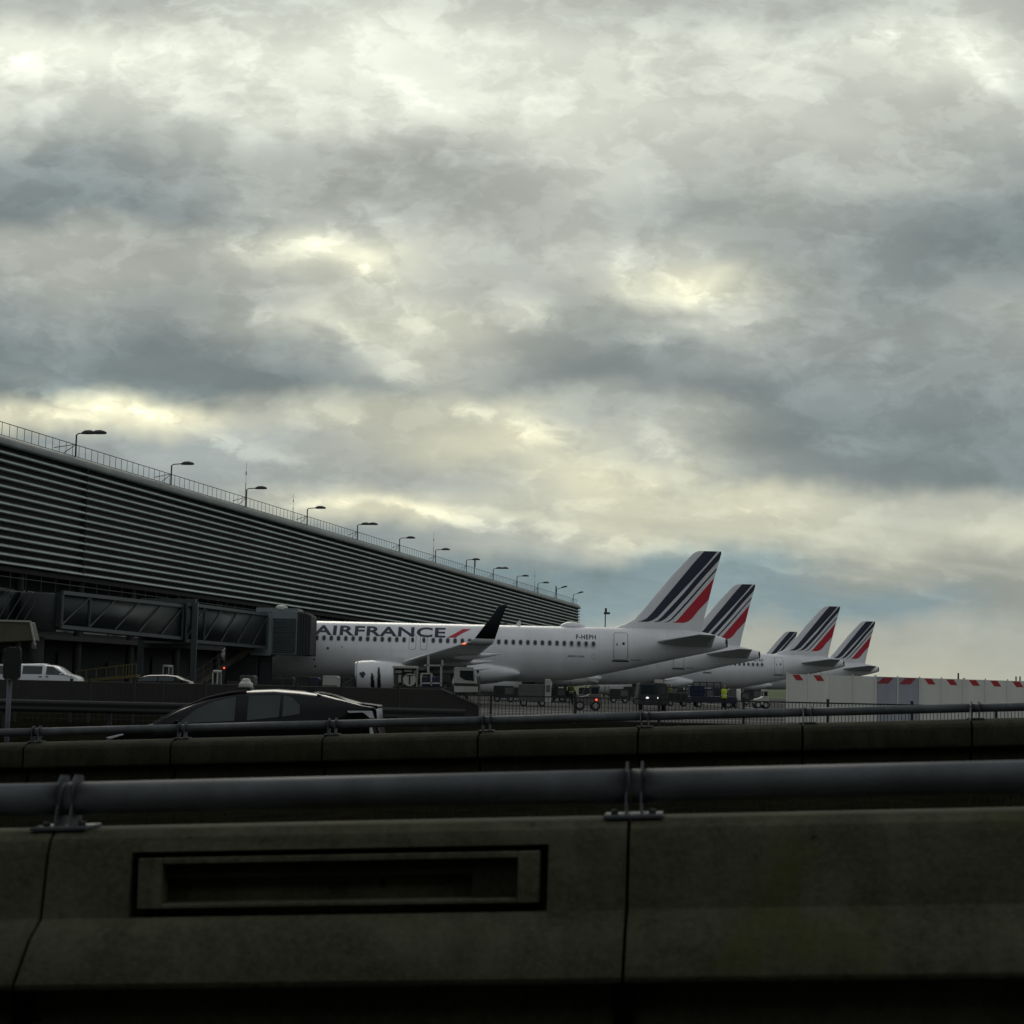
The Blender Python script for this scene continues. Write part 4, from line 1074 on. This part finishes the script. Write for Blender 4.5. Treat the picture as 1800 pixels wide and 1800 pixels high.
def quadpanel(par, pts, name, m_, y, th_=.03):
    mb = MB(); mb.prism([tpp(*p) for p in pts], lambda p_, q_, dd: (p_, y-dd, q_), th_); return mb.build(name, m_, par, bevel=.004)
quadpanel(taxi, [(612,1249),(655,1249.5),(659,1262.5),(617,1263)], 'tail_lamp', 'lamp clear', -.60, .24)
quadpanel(taxi, [(634,1276),(655,1275),(658,1291),(636,1290)], 'bumper_lamp', 'lamp clear', -.60, .24)
quadpanel(taxi, [(190,1296),(219,1289.5),(221,1291.5),(200,1298)], 'headlamp', 'lamp clear', -.60, .30)
quadpanel(taxi, [(304,1272),(314,1266),(322,1266),(324,1273),(312,1276)], 'wing_mirror', 'car black', -.86, .1)
sp0 = tpp(600,1240); sp1 = tpp(661,1242)
mb = MB(); mb.prism([(sp0[0], sp0[1]+.03), (sp0[0]+.3, sp0[1]+.04), (sp1[0]+.02, sp1[1]+.012), (sp1[0]+.02, sp1[1]-.03), (sp0[0]+.2, sp0[1]-.04)], lambda p_, q_, dd: (p_, -.58+dd, q_), 1.16); mb.build('spoiler', 'car black', taxi, bevel=.01)
rg = [tpp(*p) for p in ((552,1218.5),(580,1224),(609,1234))]
mb = MB(); mb.ringpts([[Vector((x, y, z+.022)) for y in (-.48, 0, .48)] for x, z in rg], caps=False, closed=False); mb.build('rear_window', 'car glass', taxi, smooth=True)
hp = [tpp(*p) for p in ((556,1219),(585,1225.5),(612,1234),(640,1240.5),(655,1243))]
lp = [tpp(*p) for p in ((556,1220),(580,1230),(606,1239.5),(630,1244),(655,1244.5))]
mb = MB(); mb.ringpts([[Vector((hx_, -.40, hz_+.012)), Vector((lx_, -.66, lz_+.012))] for (hx_, hz_), (lx_, lz_) in zip(hp, lp)], caps=False, closed=False); mb.build('sky_glint_strip', 'metal', taxi, smooth=True)  # bright tilted strip added to imitate sky reflected along the rear roof side
ax_, az_ = tpp(537, 1216)
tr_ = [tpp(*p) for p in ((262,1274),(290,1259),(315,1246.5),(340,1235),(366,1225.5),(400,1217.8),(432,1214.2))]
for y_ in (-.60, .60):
    mb = MB(); mb.tube([Vector((x, y_*(.92+.08*k/6), z-.006)) for k, (x, z) in enumerate(tr_)], .022, 8); mb.build('glint_cover', 'rubber', taxi, smooth=True)  # matte tubes added to cover the highlight along the windscreen edge
mb = MB(); mb.prism([(ax_-.09, az_), (ax_+.08, az_), (ax_+.10, az_+.075), (ax_+.04, az_+.07)], lambda p_, q_, dd: (p_, -.015+dd, q_), .03); mb.build('shark_fin_antenna', 'black', taxi)
# white van
VD = 92.
vx = P(-30, 1190, VD).x
vp = lambda px, py: (P(px, py, VD-.9).x-vx, P(px, py, VD-.9).z)
VL = vp(137, 1196)[0]
van = car('white van with dark side windows passing left behind the mesh fence', 'van', 'white_van', (vx, VD, 0), 0,
  [(0,.6),(.05,1.3),(.2,1.86)]+[vp(*p) for p in ((35,1166.5),(74,1166.3),(76,1168.5),(92,1169.5),(100,1173),(114,1184),(127,1187.5),(134,1190.5),(136.5,1196))]+[(VL+.02,.5)], 0,
  [(0,.9),(.2,1.30)]+[vp(*p) for p in ((35,1184.3),(74,1185.5),(112,1186.8),(127,1189.5))]+[(VL,.8)], 1.92, VL, 0,
  [dict(lo=[vp(-5,1184),vp(34,1184.2)], hi=[vp(-5,1170),vp(34,1170)]), dict(lo=[vp(39,1184.5),vp(73.5,1185)], hi=[vp(39,1170.2),vp(73.5,1171)]), dict(lo=[vp(80.5,1186),vp(113,1186.8)], hi=[vp(80.5,1171),vp(92,1172),(vp(100,1177)),vp(113,1185.4)])], 'car white')
for x in (.9, VL-.85):
    for y in (-.82, .82): wheel(van, x, y, .33, .22)
for px in (71, 83):
    a_ = vp(px-2, 1190); c_ = vp(px+2.5, 1188.6); mb = MB(); mb.box(a_[0], c_[0], -.985, -.95, a_[1], c_[1]); mb.build('door_handle', 'black', van)
# dark saloon behind the fence
SD = 78.
sx0 = P(226, 1200, SD).x
spp = lambda px, py: (P(px, py, SD-.8).x-sx0, P(px, py, SD-.8).z)
SLn = spp(334, 1200)[0]
sal = car('dark grey estate car half hidden behind the mesh fence', 'car', 'parked_car', (sx0, SD, 0), 0, [(0,.6),(.05,.95)]+[spp(*p) for p in ((236,1194.5),(254,1187.5),(262,1186.3),(290,1186),(308,1188),(322,1195),(331,1198))]+[(SLn,.6)], 0,
  [(0,.7)]+[spp(*p) for p in ((236,1198),(300,1197.5),(322,1198.5))]+[(SLn,.6)], 1.76, SLn, 0, [dict(lo=[spp(242,1197.3),spp(276,1197.2)], hi=[spp(242,1196),spp(256,1189),spp(276,1188.6)]), dict(lo=[spp(279,1197.2),spp(306,1197.2)], hi=[spp(279,1188.6),spp(298,1189),spp(306,1191.5)])])
for x in (.75, SLn-.75):
    for y in (-.75, .75): wheel(sal, x, y, .31, .2)

# airport equipment --------------------------------------------------
def at(px, D): return P(px, 1200, D).x
def zat(px, py, D): return P(px, py, D).z
# fuelling truck
FD = 124.
fx0 = at(688, FD)
t = thing('fuelling_truck', 'white fuelling truck with hose reel cabinet and platform under the wing', 'truck', (fx0, FD, 0))
fq = lambda px, py: (P(px, py, FD-1.2).x-fx0, P(px, py, FD-1.2).z)
def fbox(par, px0, px1, py0, py1, name, m_, y0=-1.2, y1=1.1, bev=.03, q_=fq):
    a_, c_ = q_(px0, py1), q_(px1, py0); mb = MB(); mb.box(a_[0], c_[0], y0, y1, a_[1], c_[1]); return mb.build(name, m_, par, bevel=bev)
cabm = MB()
cp = [fq(*p) for p in ((798,1217),(798,1174),(802,1172),(832,1173),(834,1180),(838.5,1203),(839,1217))]
cabm.prism(cp, lambda p_, q_, dd: (p_, -1.2+dd, q_), 2.3); cb = cabm.build('cab', 'white paint', t, bevel=.04)
wv = MB(); wv.prism([fq(*p) for p in ((808.5,1178.5),(831.5,1179),(833,1197),(818,1195.5),(808.5,1190))], lambda p_, q_, dd: (p_, -1.222+dd, q_), .02); wv.build('side_window', 'car glass', cb)
fbox(cb, 798.3, 839.4, 1201.5, 1205.5, 'cab_stripe', 'black', -1.215, 1.1, 0)
fbox(cb, 838, 842, 1178, 1183, 'mirror', 'black', -1.45, -1.2)
fbox(t, 690, 797, 1208, 1216, 'chassis', 'black')
cbn = fbox(t, 690, 734, 1171, 1174.5, 'cabinet_roof', 'white paint')
fbox(t, 690, 734, 1174.6, 1207, 'equipment_bay', 'gse grey', -.3, 1.05)
for a_ in ((690, 692.5), (731.5, 734)): fbox(t, a_[0], a_[1], 1174.6, 1208, 'bay_post', 'white paint', -1.2, -.9)
rc = fq(720, 1195)
mb = MB(); mb.tube([(rc[0], -1.15, rc[1]), (rc[0], -.5, rc[1])], .42, 20); rl = mb.build('hose_reel', 'white paint', t)
mb = MB(); mb.box(rc[0]-.05, rc[0]+.05, -1.18, -1.14, rc[1]-.3, rc[1]+.3); mb.box(rc[0]-.2, rc[0]+.2, -1.18, -1.14, rc[1]+.26, rc[1]+.33); mb.build('reel_hub', 'black', rl)
for (a_, c_, d_, e_) in ((694,706,1178,1183),(709,724,1177,1181),(699,705,1186,1200),(726,730,1178,1190),(707,712,1190,1204)):
    fbox(t, a_, c_, d_, e_, 'pump_fitting', 'white paint', -.8, -.35)
fr_ = MB()
for p0, p1 in (((740,1184),(740,1205)),((758,1184),(758,1205)),((740,1184),(758,1184)),((740,1201),(775,1201)),((775,1168),(775,1206)),((745,1169.5),(776,1169.5)),((752,1150),(752,1184)),((777,1160),(777,1170))):
    a_, c_ = fq(*p0), fq(*p1); fr_.beam((a_[0],-1.1,a_[1]), (c_[0],-1.1,c_[1]), .09); fr_.beam((a_[0],.6,a_[1]), (c_[0],.6,c_[1]), .07)
fr_.build('lift_platform', 'white paint', t)
fbox(t, 741, 772, 1190, 1207, 'control_box', 'blue gse', -.9, .9)
for px in (702, 716, 812):
    x, _ = fq(px, 1215)
    for y in (-.95, .85): wheel(t, x, y, .42, .28)
def gse_box(name, label, cat, px0, px1, py0, D, m_, depth=1.6, base=.35, details=(), wheels=True):
    x0, x1_ = at(px0, D), at(px1, D); zt_ = zat((px0+px1)/2, py0, D)
    t = thing(name, label, cat, (x0, D, 0)); w_ = x1_-x0
    mb = MB(); mb.prism([(0, base), (w_, base), (w_, zt_-.12), (w_-.1, zt_), (.06, zt_), (0, zt_-.06)], lambda p_, q_, dd: (p_, dd-depth/2, q_), depth); bd = mb.build('body', m_, t, bevel=.03)
    for (a_, b_, c_, d_, mm, nm) in details:
        mb = MB(); mb.box(w_*a_, w_*b_, -depth/2-.02, -depth/2+.02, base+(zt_-base)*c_, base+(zt_-base)*d_); mb.build(nm, mm, bd)
    if wheels:
        r_ = .24
        for x in (w_*.18, w_*.82):
            for y in (-depth/2+.12, depth/2-.12): wheel(t, x, y, r_, .18)
    return t, w_, zt_
gse_box('ground_power_unit', 'small white ground power cart with striped side left of the engine', 'power cart', 569, 596.5, 1188, 126, 'white paint', details=((.05,.95,.50,.56,'gse grey','louvre'),(.05,.9,.25,.30,'gse grey','louvre')))
gse_box('baggage_cart', 'dark blue cart next to the small white power cart', 'baggage cart', 544, 563, 1190.5, 126, 'blue gse', details=((.1,.9,.3,.8,'black','curtain'),))
gse_box('baggage_cart', 'low grey luggage cart left of the dark blue cart', 'baggage cart', 480, 518, 1190, 127, 'dull steel', details=((.05,.45,.3,.85,'black','curtain'),(.55,.95,.3,.85,'black','curtain')))
gse_box('container_cart', 'pale container cart beneath the boarding bridge cab', 'container cart', 424, 450, 1187, 122, 'gse grey', details=((.1,.45,.2,.8,'white paint','label_plate'),(.55,.95,.3,.6,'black','vent')))
gse_box('container_loader', 'grey container loader with railings behind the nearest belly', 'loader', 912, 962, 1203, 128, 'gse grey', 2.4, details=((.05,.95,.62,.68,'seam','side_rail'),(.3,.34,.1,.6,'seam','strut')))
gse_box('service_cabinet', 'tall white cabinet at the right end of the container loader', 'cabinet', 958, 969, 1194, 127, 'white paint', .8, .3, details=((.2,.8,.45,.75,'seam','door'),), wheels=False)
# belt loaders with raised arms
def belt(label, px0, py0, px1, py1, D, m_='yellow'):
    a_, c_ = P(px0, py0, D), P(px1, py1, D)
    t = thing('belt_loader', label, 'belt loader', (a_.x, D, 0)); o_ = Vector((a_.x, D, 0))
    mb = MB(); mb.obox(a_-o_+Vector((0,-.4,-.1)), c_-a_, (0,.8,0), (0,0,.18)); mb.build('conveyor', m_, t)
    mb = MB(); mb.box(min(0, c_.x-a_.x)+.2, max(0, c_.x-a_.x)-.2, -.7, .7, .35, .8); mb.build('chassis', 'gse grey', t, bevel=.04)
    mb = MB(); m_pt = (a_+c_)/2-o_; mb.beam((m_pt.x-.4,-.3,.8), (m_pt.x+.2,-.3,m_pt.z), .08); mb.build('lift_arm', 'gse grey', t)
    for x in (.5, c_.x-a_.x-.5):
        for y in (-.62, .62): wheel(t, x, y, .28, .2)
belt('low conveyor loader rising to the hold just left of the engine', 603, 1203, 633, 1187, 133, 'gse grey')
belt('conveyor loader with pale raised arms under the nearest tail', 1012, 1189, 1052, 1198, 150, 'white paint')
# yellow steps
t = thing('access_steps', 'yellow wheeled access steps with tall handrails behind the white van', 'steps', (at(138, 100), 100, 0))
mb = MB(); X0 = at(138, 100); s0 = P(138, 1196, 100)-Vector((X0,100,0)); s1 = P(243, 1187, 100)-Vector((X0,100,0))
mb.obox(s0+Vector((0,-.6,-.12)), s1-s0, (0,1.2,0), (0,0,.16)); mb.build('deck', 'yellow', t)
mb = MB()
for k in range(7):
    f = k/6.; p_ = s0+(s1-s0)*f; mb.beam(p_+Vector((0,-.6,0)), p_+Vector((0,-.6,.62-.12*(1-f))), .045)
mb.beam(s0+Vector((0,-.6,.5)), s1+Vector((0,-.6,.62)), .05)
for k in range(4): 
    p_ = s0+(s1-s0)*(.78+k*.05); mb.beam(p_+Vector((0,-.6,.0)), p_+Vector((0,-.6,.58)), .03)
mb.build('handrail', 'yellow', t)
mb = MB(); mb.beam(s0+Vector((.3,-.5,-.05)), (s0.x+.3,-.5,.2), .08); mb.beam(s1+Vector((-.3,-.5,-.05)), (s1.x-.3,-.5,.2), .08); mb.build('leg', 'yellow', t)
for x in (s0.x+.3, s1.x-.3): wheel(t, x, -.5, .22, .15)
# tow tractors
def tractor(label, px0, px1, py0, D, flip=False, m_='white paint', lamp=None):
    x0, x1_ = at(px0, D), at(px1, D); w_ = x1_-x0; zt_ = zat((px0+px1)/2, py0, D)
    t = thing('tow_tractor', label, 'tow tractor', (x0, D, 0))
    f = (lambda x: w_-x) if flip else (lambda x: x)
    mb = MB(); mb.prism([(f(0), .3), (f(w_), .3), (f(w_), .75), (f(w_*.5), .9), (f(w_*.45), 1.0), (f(0), 1.0)], lambda p_, q_, dd: (p_, dd-.75, q_), 1.5); mb.build('body', m_, t, bevel=.05)
    mb = MB(); mb.box(min(f(w_*.04), f(w_*.42)), max(f(w_*.04), f(w_*.42)), -.7, .7, zt_-.14, zt_); rf = mb.build('cab_roof', m_, t, bevel=.05)
    mb = MB()
    for x in (.07, .39):
        for y in (-.65, .65): mb.beam((f(w_*x), y, .98), (f(w_*(x+.01)), y, zt_-.14), .07)
    mb.build('cab_frame', m_, t)
    mb = MB(); mb.box(min(f(w_*.10), f(w_*.37)), max(f(w_*.10), f(w_*.37)), -.62, .62, 1.0, zt_-.16); mb.build('cab_glass', 'car glass', t)
    for x in (w_*.2, w_*.8):
        for y in (-.65, .65): wheel(t, x, y, .3, .2)
    return t
tr = tractor('white tow tractor with a rounded cab at the foot of the bridge stairs', 362, 387, 1178, 104, True)
tractor('small white tug in the clutter left of the bridge stairs', 287, 318, 1169, 112)
tr = tractor('grey tug with a white cab box and a glowing red lamp under the nearest tail', 1010, 1056, 1205, 112, True, 'gse grey')
p_ = P(1048.5, 1230, 110.8)
mb = MB(); mb.tube([(p_.x-tr.location.x, -1.2, p_.z), (p_.x-tr.location.x, -1.12, p_.z)], .075, 12); mb.build('rear_lamp', 'red lamp lit', tr)
tractor('white tow tractor right of the dark blue loader before the hoarding', 1326, 1350, 1212.5, 150, True)
# truck with headlamps
HDp = 118.
t = thing('service_truck', 'dark service truck facing forward with two bright headlamps', 'truck', (at(1148, HDp), HDp, 0))
mb = MB(); mb.prism([(-.95,.35),(.95,.35),(.95,1.0),(.85,1.75),(-.85,1.75),(-.95,1.0)], lambda p_, q_, dd: (p_, dd-.2, q_), 3.2); mb.build('body', 'canopy', t, bevel=.06)
mb = MB(); mb.box(-.75, .75, -.225, -.2, 1.05, 1.6); mb.build('windscreen', 'car glass', t)
mb = MB(); mb.box(.12, .62, -.1, .6, 1.76, 1.98); mb.build('roof_box', 'white paint', t, bevel=.02)
for px in (1138, 1158):
    p_ = P(px, 1227.3, HDp-.25); mb = MB(); mb.tube([(p_.x-t.location.x, -.28, p_.z), (p_.x-t.location.x, -.2, p_.z)], .085, 14); mb.build('headlamp', 'white lamp lit', t)
for x in (-.75, .75):
    mb = MB(); mb.tube([(x-.12, .5, .36), (x+.12, .5, .36)], .36, 16); mb.build('wheel', 'rubber', t)
# blue loader
LD = 150.
t, w_, zt_ = gse_box('cargo_loader', 'large dark blue cargo loader beneath the third airliner', 'loader', 1213, 1292, 1224, LD, 'blue gse', 2.6, .4, details=((.03,.3,.2,.7,'black','side_panel'),(.36,.62,.2,.7,'black','side_panel'),(.7,.95,.2,.7,'black','side_panel')))
mb = MB()
for px in (1216, 1228, 1240, 1252, 1264):
    x = at(px, LD)-t.location.x; mb.beam((x,-1.1,zt_), (x,-1.1,zt_+1.15), .08)
for z in (.5, 1.1): mb.beam((.1,-1.1,zt_+z), (at(1266, LD)-t.location.x,-1.1,zt_+z), .07)
mb.build('platform_rail', 'blue gse', t)
x = at(1224, LD)-t.location.x; mb = MB(); mb.box(x-.6, x+.6, -1.0, .6, zt_, zt_+.85); mb.build('operator_cabin', 'blue gse', t, bevel=.05)
gse_box('service_box', 'small pale service box on wheels behind the worker in yellow', 'cart', 1280, 1297, 1211, 152, 'gse grey', 1.2)
x = at(1298.5, 149)
mb = MB(); mb.tube([(0,0,0), (0,0,zat(1298, 1211, 149)-.05), (0,0,zat(1298, 1211, 149))], [.17,.17,.1], 14)
tag(mb.build('bollard', 'hoarding', loc=(x,149,0), smooth=True), 'pale upright bollard right of the small service box', 'bollard')
for k, (px, py, m_) in enumerate(((1067, 1206, 'yellow'),)):
    x = at(px, 160); mb = MB(); z_ = zat(px, py, 160)
    for o_ in (-.18, .18): mb.beam((o_, 0, 0), (o_, 0, z_), .06)
    for q_ in range(6): mb.beam((-.18, 0, .2+q_*.3), (.18, 0, .2+q_*.3), .04)
    tag(mb.build('ladder', m_, loc=(x,160,0)), 'short yellow ladder standing left of the third airliner engine', 'ladder')
gse_box('tool_cart', 'white tool cart with dark openings by the second airliner belly', 'cart', 1116, 1131, 1217, 165, 'white paint', 1.0, details=((.1,.5,.3,.8,'black','opening'),))
gse_box('baggage_cart', 'empty grey baggage cart between the truck headlamps and blue loader', 'baggage cart', 1172, 1208, 1217, 155, 'dull steel', 1.4, details=((.05,.3,.3,.8,'black','curtain'),(.38,.62,.3,.8,'black','curtain'),(.7,.95,.3,.8,'black','curtain')))
# carts massed in the gloom under the airliners
proto, _, _ = gse_box('dolly_train', 'dark luggage dolly standing in the gloom under the airliner bellies', 'dolly', 935, 962, 1212, 165, 'canopy', 1.5, .3, details=((.05,.45,.3,.85,'black','curtain'),(.55,.95,.3,.85,'gse grey','side_board')))
proto['group'] = 'dark dollies under the airliners'
for px, D, sc_ in ((975,172,1.2),(1000,180,1.0),(1030,168,1.3),(1085,176,1.25),(1108,200,1.5),(1140,190,1.4),(1170,205,1.6),(1200,196,1.3),(1235,205,1.5),(1262,215,1.6),(1300,190,1.2),(1318,205,1.5),(640,170,1.5),(760,150,1.2),(880,158,1.3),(905,166,1.2)):
    o = copy_tree(proto); o.location = (at(px-12, D), D, 0); o.scale = (sc_, 1, sc_*.95)
# red warning lamp on a post
x = at(393, 120); t = thing('warning_lamp', 'small glowing red lamp on a post under the bridge stairs', 'lamp', (x, 120, 0)); z_ = zat(393, 1174, 120)
mb = MB(); mb.tube([(0,0,0), (0,0,z_-.06)], .04, 8); mb.build('post', 'fence dark', t)
mb = MB(); mb.tube([(0,0,z_-.06), (0,0,z_+.03), (0,0,z_+.06)], [.06,.06,.03], 10); mb.build('lamp', 'red lamp lit', t)
# low white boat-shaped bonnet of another parked car
p0 = at(322, 97)
c2x = [(0,.8),(.3,1.08),(.7,1.14),(1.15,1.02),(1.32,.8)]
parked = car('low white car showing only its bonnet left of the tow tractor', 'car', 'parked_car', (p0-2.2, 97, 0), 0, [(0,.6),(.3,1.0),(.9,1.1),(1.6,1.16),(2.3,1.18),(2.9,1.10),(3.5,.98),(3.9,.7)], 0, [(0,.6),(.5,.86),(2.2,.92),(3.9,.66)], 1.7, 3.9, 0, [dict(lo=[(.9,.93),(2.2,.96)], hi=[(.9,1.02),(2.2,1.10)])], 'car white')
for x in (.7, 3.2):
    for y in (-.72, .72): wheel(parked, x, y, .3, .2)

# ------------------------------------------------------------------ people
def person(label, loc, rz, vest=1, h=1.76):
    t = thing('person', label, 'person', loc, rz, None)
    k = h/1.76
    J = dict(pel=(0,0,.95), wai=(0,0,1.10), che=(0,.0,1.34), nec=(0,0,1.50), hb=(0,-.01,1.57), hd=(0,-.02,1.67),
      lh=(-.10,0,.90), lk=(-.12,-.03,.50), la=(-.13,.02,.09), lt=(-.15,-.16,.04), rh=(.10,0,.90), rk=(.12,.01,.50), ra=(.14,.05,.09), rt=(.16,-.13,.04),
      ls=(-.19,0,1.42), le=(-.25,.03,1.15), lw=(-.24,-.10,.92), lp=(-.24,-.13,.85), rs=(.19,0,1.42), re=(.26,.02,1.15), rw=(.27,-.10,.92), rp=(.27,-.13,.85))
    E = [('pel','wai'),('wai','che'),('che','nec'),('nec','hb'),('hb','hd'),('pel','lh'),('lh','lk'),('lk','la'),('la','lt'),('pel','rh'),('rh','rk'),('rk','ra'),('ra','rt'),('che','ls'),('ls','le'),('le','lw'),('lw','lp'),('che','rs'),('rs','re'),('re','rw'),('rw','rp')]
    Rd = dict(pel=.14,wai=.13,che=.15,nec=.06,hb=.075,hd=.095,lh=.09,lk=.06,la=.045,lt=.04,rh=.09,rk=.06,ra=.045,rt=.04,ls=.065,le=.045,lw=.03,lp=.035,rs=.065,re=.045,rw=.03,rp=.035)
    for s_, w_ in (('l',-1),('r',1)):
        bp = Vector(J[s_+'p'])
        for i, (ox, l_) in enumerate(((-.03,.06),(-.01,.075),(.012,.07),(.032,.055),(w_*-.045,.03))):
            nm = s_+'f%d' % i; J[nm] = tuple(bp+Vector((ox*.3, ox, -l_))); Rd[nm] = .009; E.append((s_+'p', nm))
    names = list(J); me = bpy.data.meshes.new('body'); me.from_pydata([tuple(c*k for c in J[n]) for n in names], [(names.index(a_), names.index(c_)) for a_, c_ in E], [])
    o = bpy.data.objects.new('body', me); C.objects.link(o); o.parent = t
    sk = o.modifiers.new('skin', 'SKIN')
    for i, n in enumerate(names): me.skin_vertices[0].data[i].radius = (Rd[n], Rd[n])
    me.skin_vertices[0].data[0].use_root = True
    o.modifiers.new('sub', 'SUBSURF').render_levels = 2
    me.materials.append(M['cloth dark'])
    mb = MB(); mb.ringpts([[Vector((.085*r_*math.cos(q), -.02+.1*r_*math.sin(q), 1.67+z)) for q in [2*math.pi*j/14 for j in range(14)]] for r_, z in ((.3,-.13),(.8,-.09),(1,-.02),(1.02,.03),(.9,.08),(.5,.115),(.1,.125))])
    hd = mb.build('head', 'skin', t, smooth=True)
    mb = MB(); mb.ringpts([[Vector((.1*r_*math.cos(q), .0+.11*r_*math.sin(q), 1.67+z)) for q in [2*math.pi*j/14 for j in range(14)]] for r_, z in ((1.0,.035),(1.0,.07),(.7,.12),(.1,.14))]); mb.build('cap', 'cloth dark', hd, smooth=True)
    if vest:
        mb = MB(); mb.ringpts([[Vector((a_*math.cos(q), b_*math.sin(q), z)) for q in [2*math.pi*j/18 for j in range(18)]] for a_, b_, z in ((.20,.165,.86),(.205,.17,1.0),(.20,.165,1.15),(.235,.175,1.34),(.22,.14,1.44),(.10,.09,1.51))], caps=False); vs_ = mb.build('vest', 'hi-vis' if vest == 1 else 'hi-vis dull', t, smooth=True)
        mb = MB(); mb.ringpts([[Vector((.212*math.cos(q), .177*math.sin(q), z)) for q in [2*math.pi*j/18 for j in range(18)]] for z in (1.02,1.07)], caps=False); mb.build('reflective_band', 'hoarding', vs_, smooth=True)
    return t
pw = person('person in a bright yellow high-visibility vest standing before the blue loader', (at(1273, 128), 128, 0), .1)
person('person in a dull yellow vest standing near the second airliner engine', (at(1178, 158), 158, 0), .6, 2)
person('person in dark clothes standing left of the bright truck headlamps', (at(1122, 140), 140, 0), -.3, False)
person('person in a dull yellow vest beside the pale loader under the nearest airliner', (at(1004, 140), 140, 0), .4, 2)

# ------------------------------------------------------------------ traffic signal and lamp at far left
t = thing('traffic_signal', 'black traffic signal seen from behind, white dashed edge on its board', 'traffic light', (P(16, 1240, 36).x, 36, ground_z(P(16, 1240, 36).x, 36)))
bz = t.location.z
def tq(px, py): p = P(px, py, 36); return (p.x-t.location.x, p.z-bz)
a_, c_ = tq(4, 1195.5), tq(38.5, 1137)
mb = MB(); w2 = (c_[0]-a_[0])/2; h2 = (c_[1]-a_[1])/2; cx_, cz_ = (a_[0]+c_[0])/2, (a_[1]+c_[1])/2
def rrect(w_, h_, r_, n=6):
    o_ = []
    for sx_, sy_, s_ in ((1,1,0),(-1,1,1),(-1,-1,2),(1,-1,3)):
        for j in range(n+1): q = (s_+j/n)*math.pi/2; o_.append((cx_+sx_*(w_-r_)+r_*math.cos(q), cz_+sy_*(h_-r_)+r_*math.sin(q)))
    return o_
mb.prism(rrect(w2, h2, .10), lambda p_, q_, dd: (p_, dd, q_), .02); bd = mb.build('backing_board', 'black', t)
mb = MB(); pts = rrect(w2-.014, h2-.014, .09, 8)
per = []
for p_, q_ in zip(pts, pts[1:]+pts[:1]):
    n = max(1, int(math.dist(p_, q_)/.03)); per += [(p_[0]+(q_[0]-p_[0])*j/n, p_[1]+(q_[1]-p_[1])*j/n) for j in range(n)]
for j in range(len(per)):
    if (j//4) % 2 == 0:
        p_, q_ = per[j], per[(j+1) % len(per)]; mb.beam((p_[0], -.004, p_[1]), (q_[0], -.004, q_[1]), .010, .022)
mb.build('dashed_border', 'gse grey', bd)
mb = MB(); mb.box(cx_-.1, cx_+.1, .02, .2, cz_-.26, cz_+.26); mb.build('signal_housing', 'black', t, bevel=.03)
mb = MB(); mb.tube([(cx_-.06, .10, -.4), (cx_-.06, .10, a_[1]+.05)], .05, 12); mb.build('pole', 'galvanised', t, smooth=True)
t2 = thing('floodlight_box', 'pale boxy lamp housing with tilted side above the traffic signal', 'floodlight', (P(-30, 1200, 40).x, 40, 0))
o_ = t2.location; fq2 = lambda px, py: (P(px, py, 40).x-o_.x, P(px, py, 40).z)
mb = MB(); mb.prism([fq2(*p) for p in ((-20,1091),(52,1093),(60,1126),(48,1127),(-20,1130))], lambda p_, q_, dd: (p_, dd, q_), .5); hs = mb.build('housing', 'beige box', t2, bevel=.02)
mb = MB(); a_, b_, c_, d_ = fq2(-20,1090), fq2(54,1092.3), fq2(62,1139), fq2(56,1140); mb.beam((a_[0],-.03,a_[1]), (b_[0],-.03,b_[1]), .03, .035); mb.beam((b_[0],-.03,b_[1]), (c_[0],-.03,c_[1]+.06), .03); mb.build('edge_trim', 'white paint', hs)
mb = MB(); a_, c_ = fq2(56,1140), fq2(63,1128); mb.box(a_[0], c_[0], -.04, .06, a_[1], c_[1]); mb.build('hinge_block', 'gse grey', hs)
mb = MB(); mb.tube([(0,.3,-.8), (0,.3,fq2(0,1110)[1])], .07, 10); mb.build('pole', 'dull steel', t2, smooth=True)
print('objects', len(bpy.data.objects))
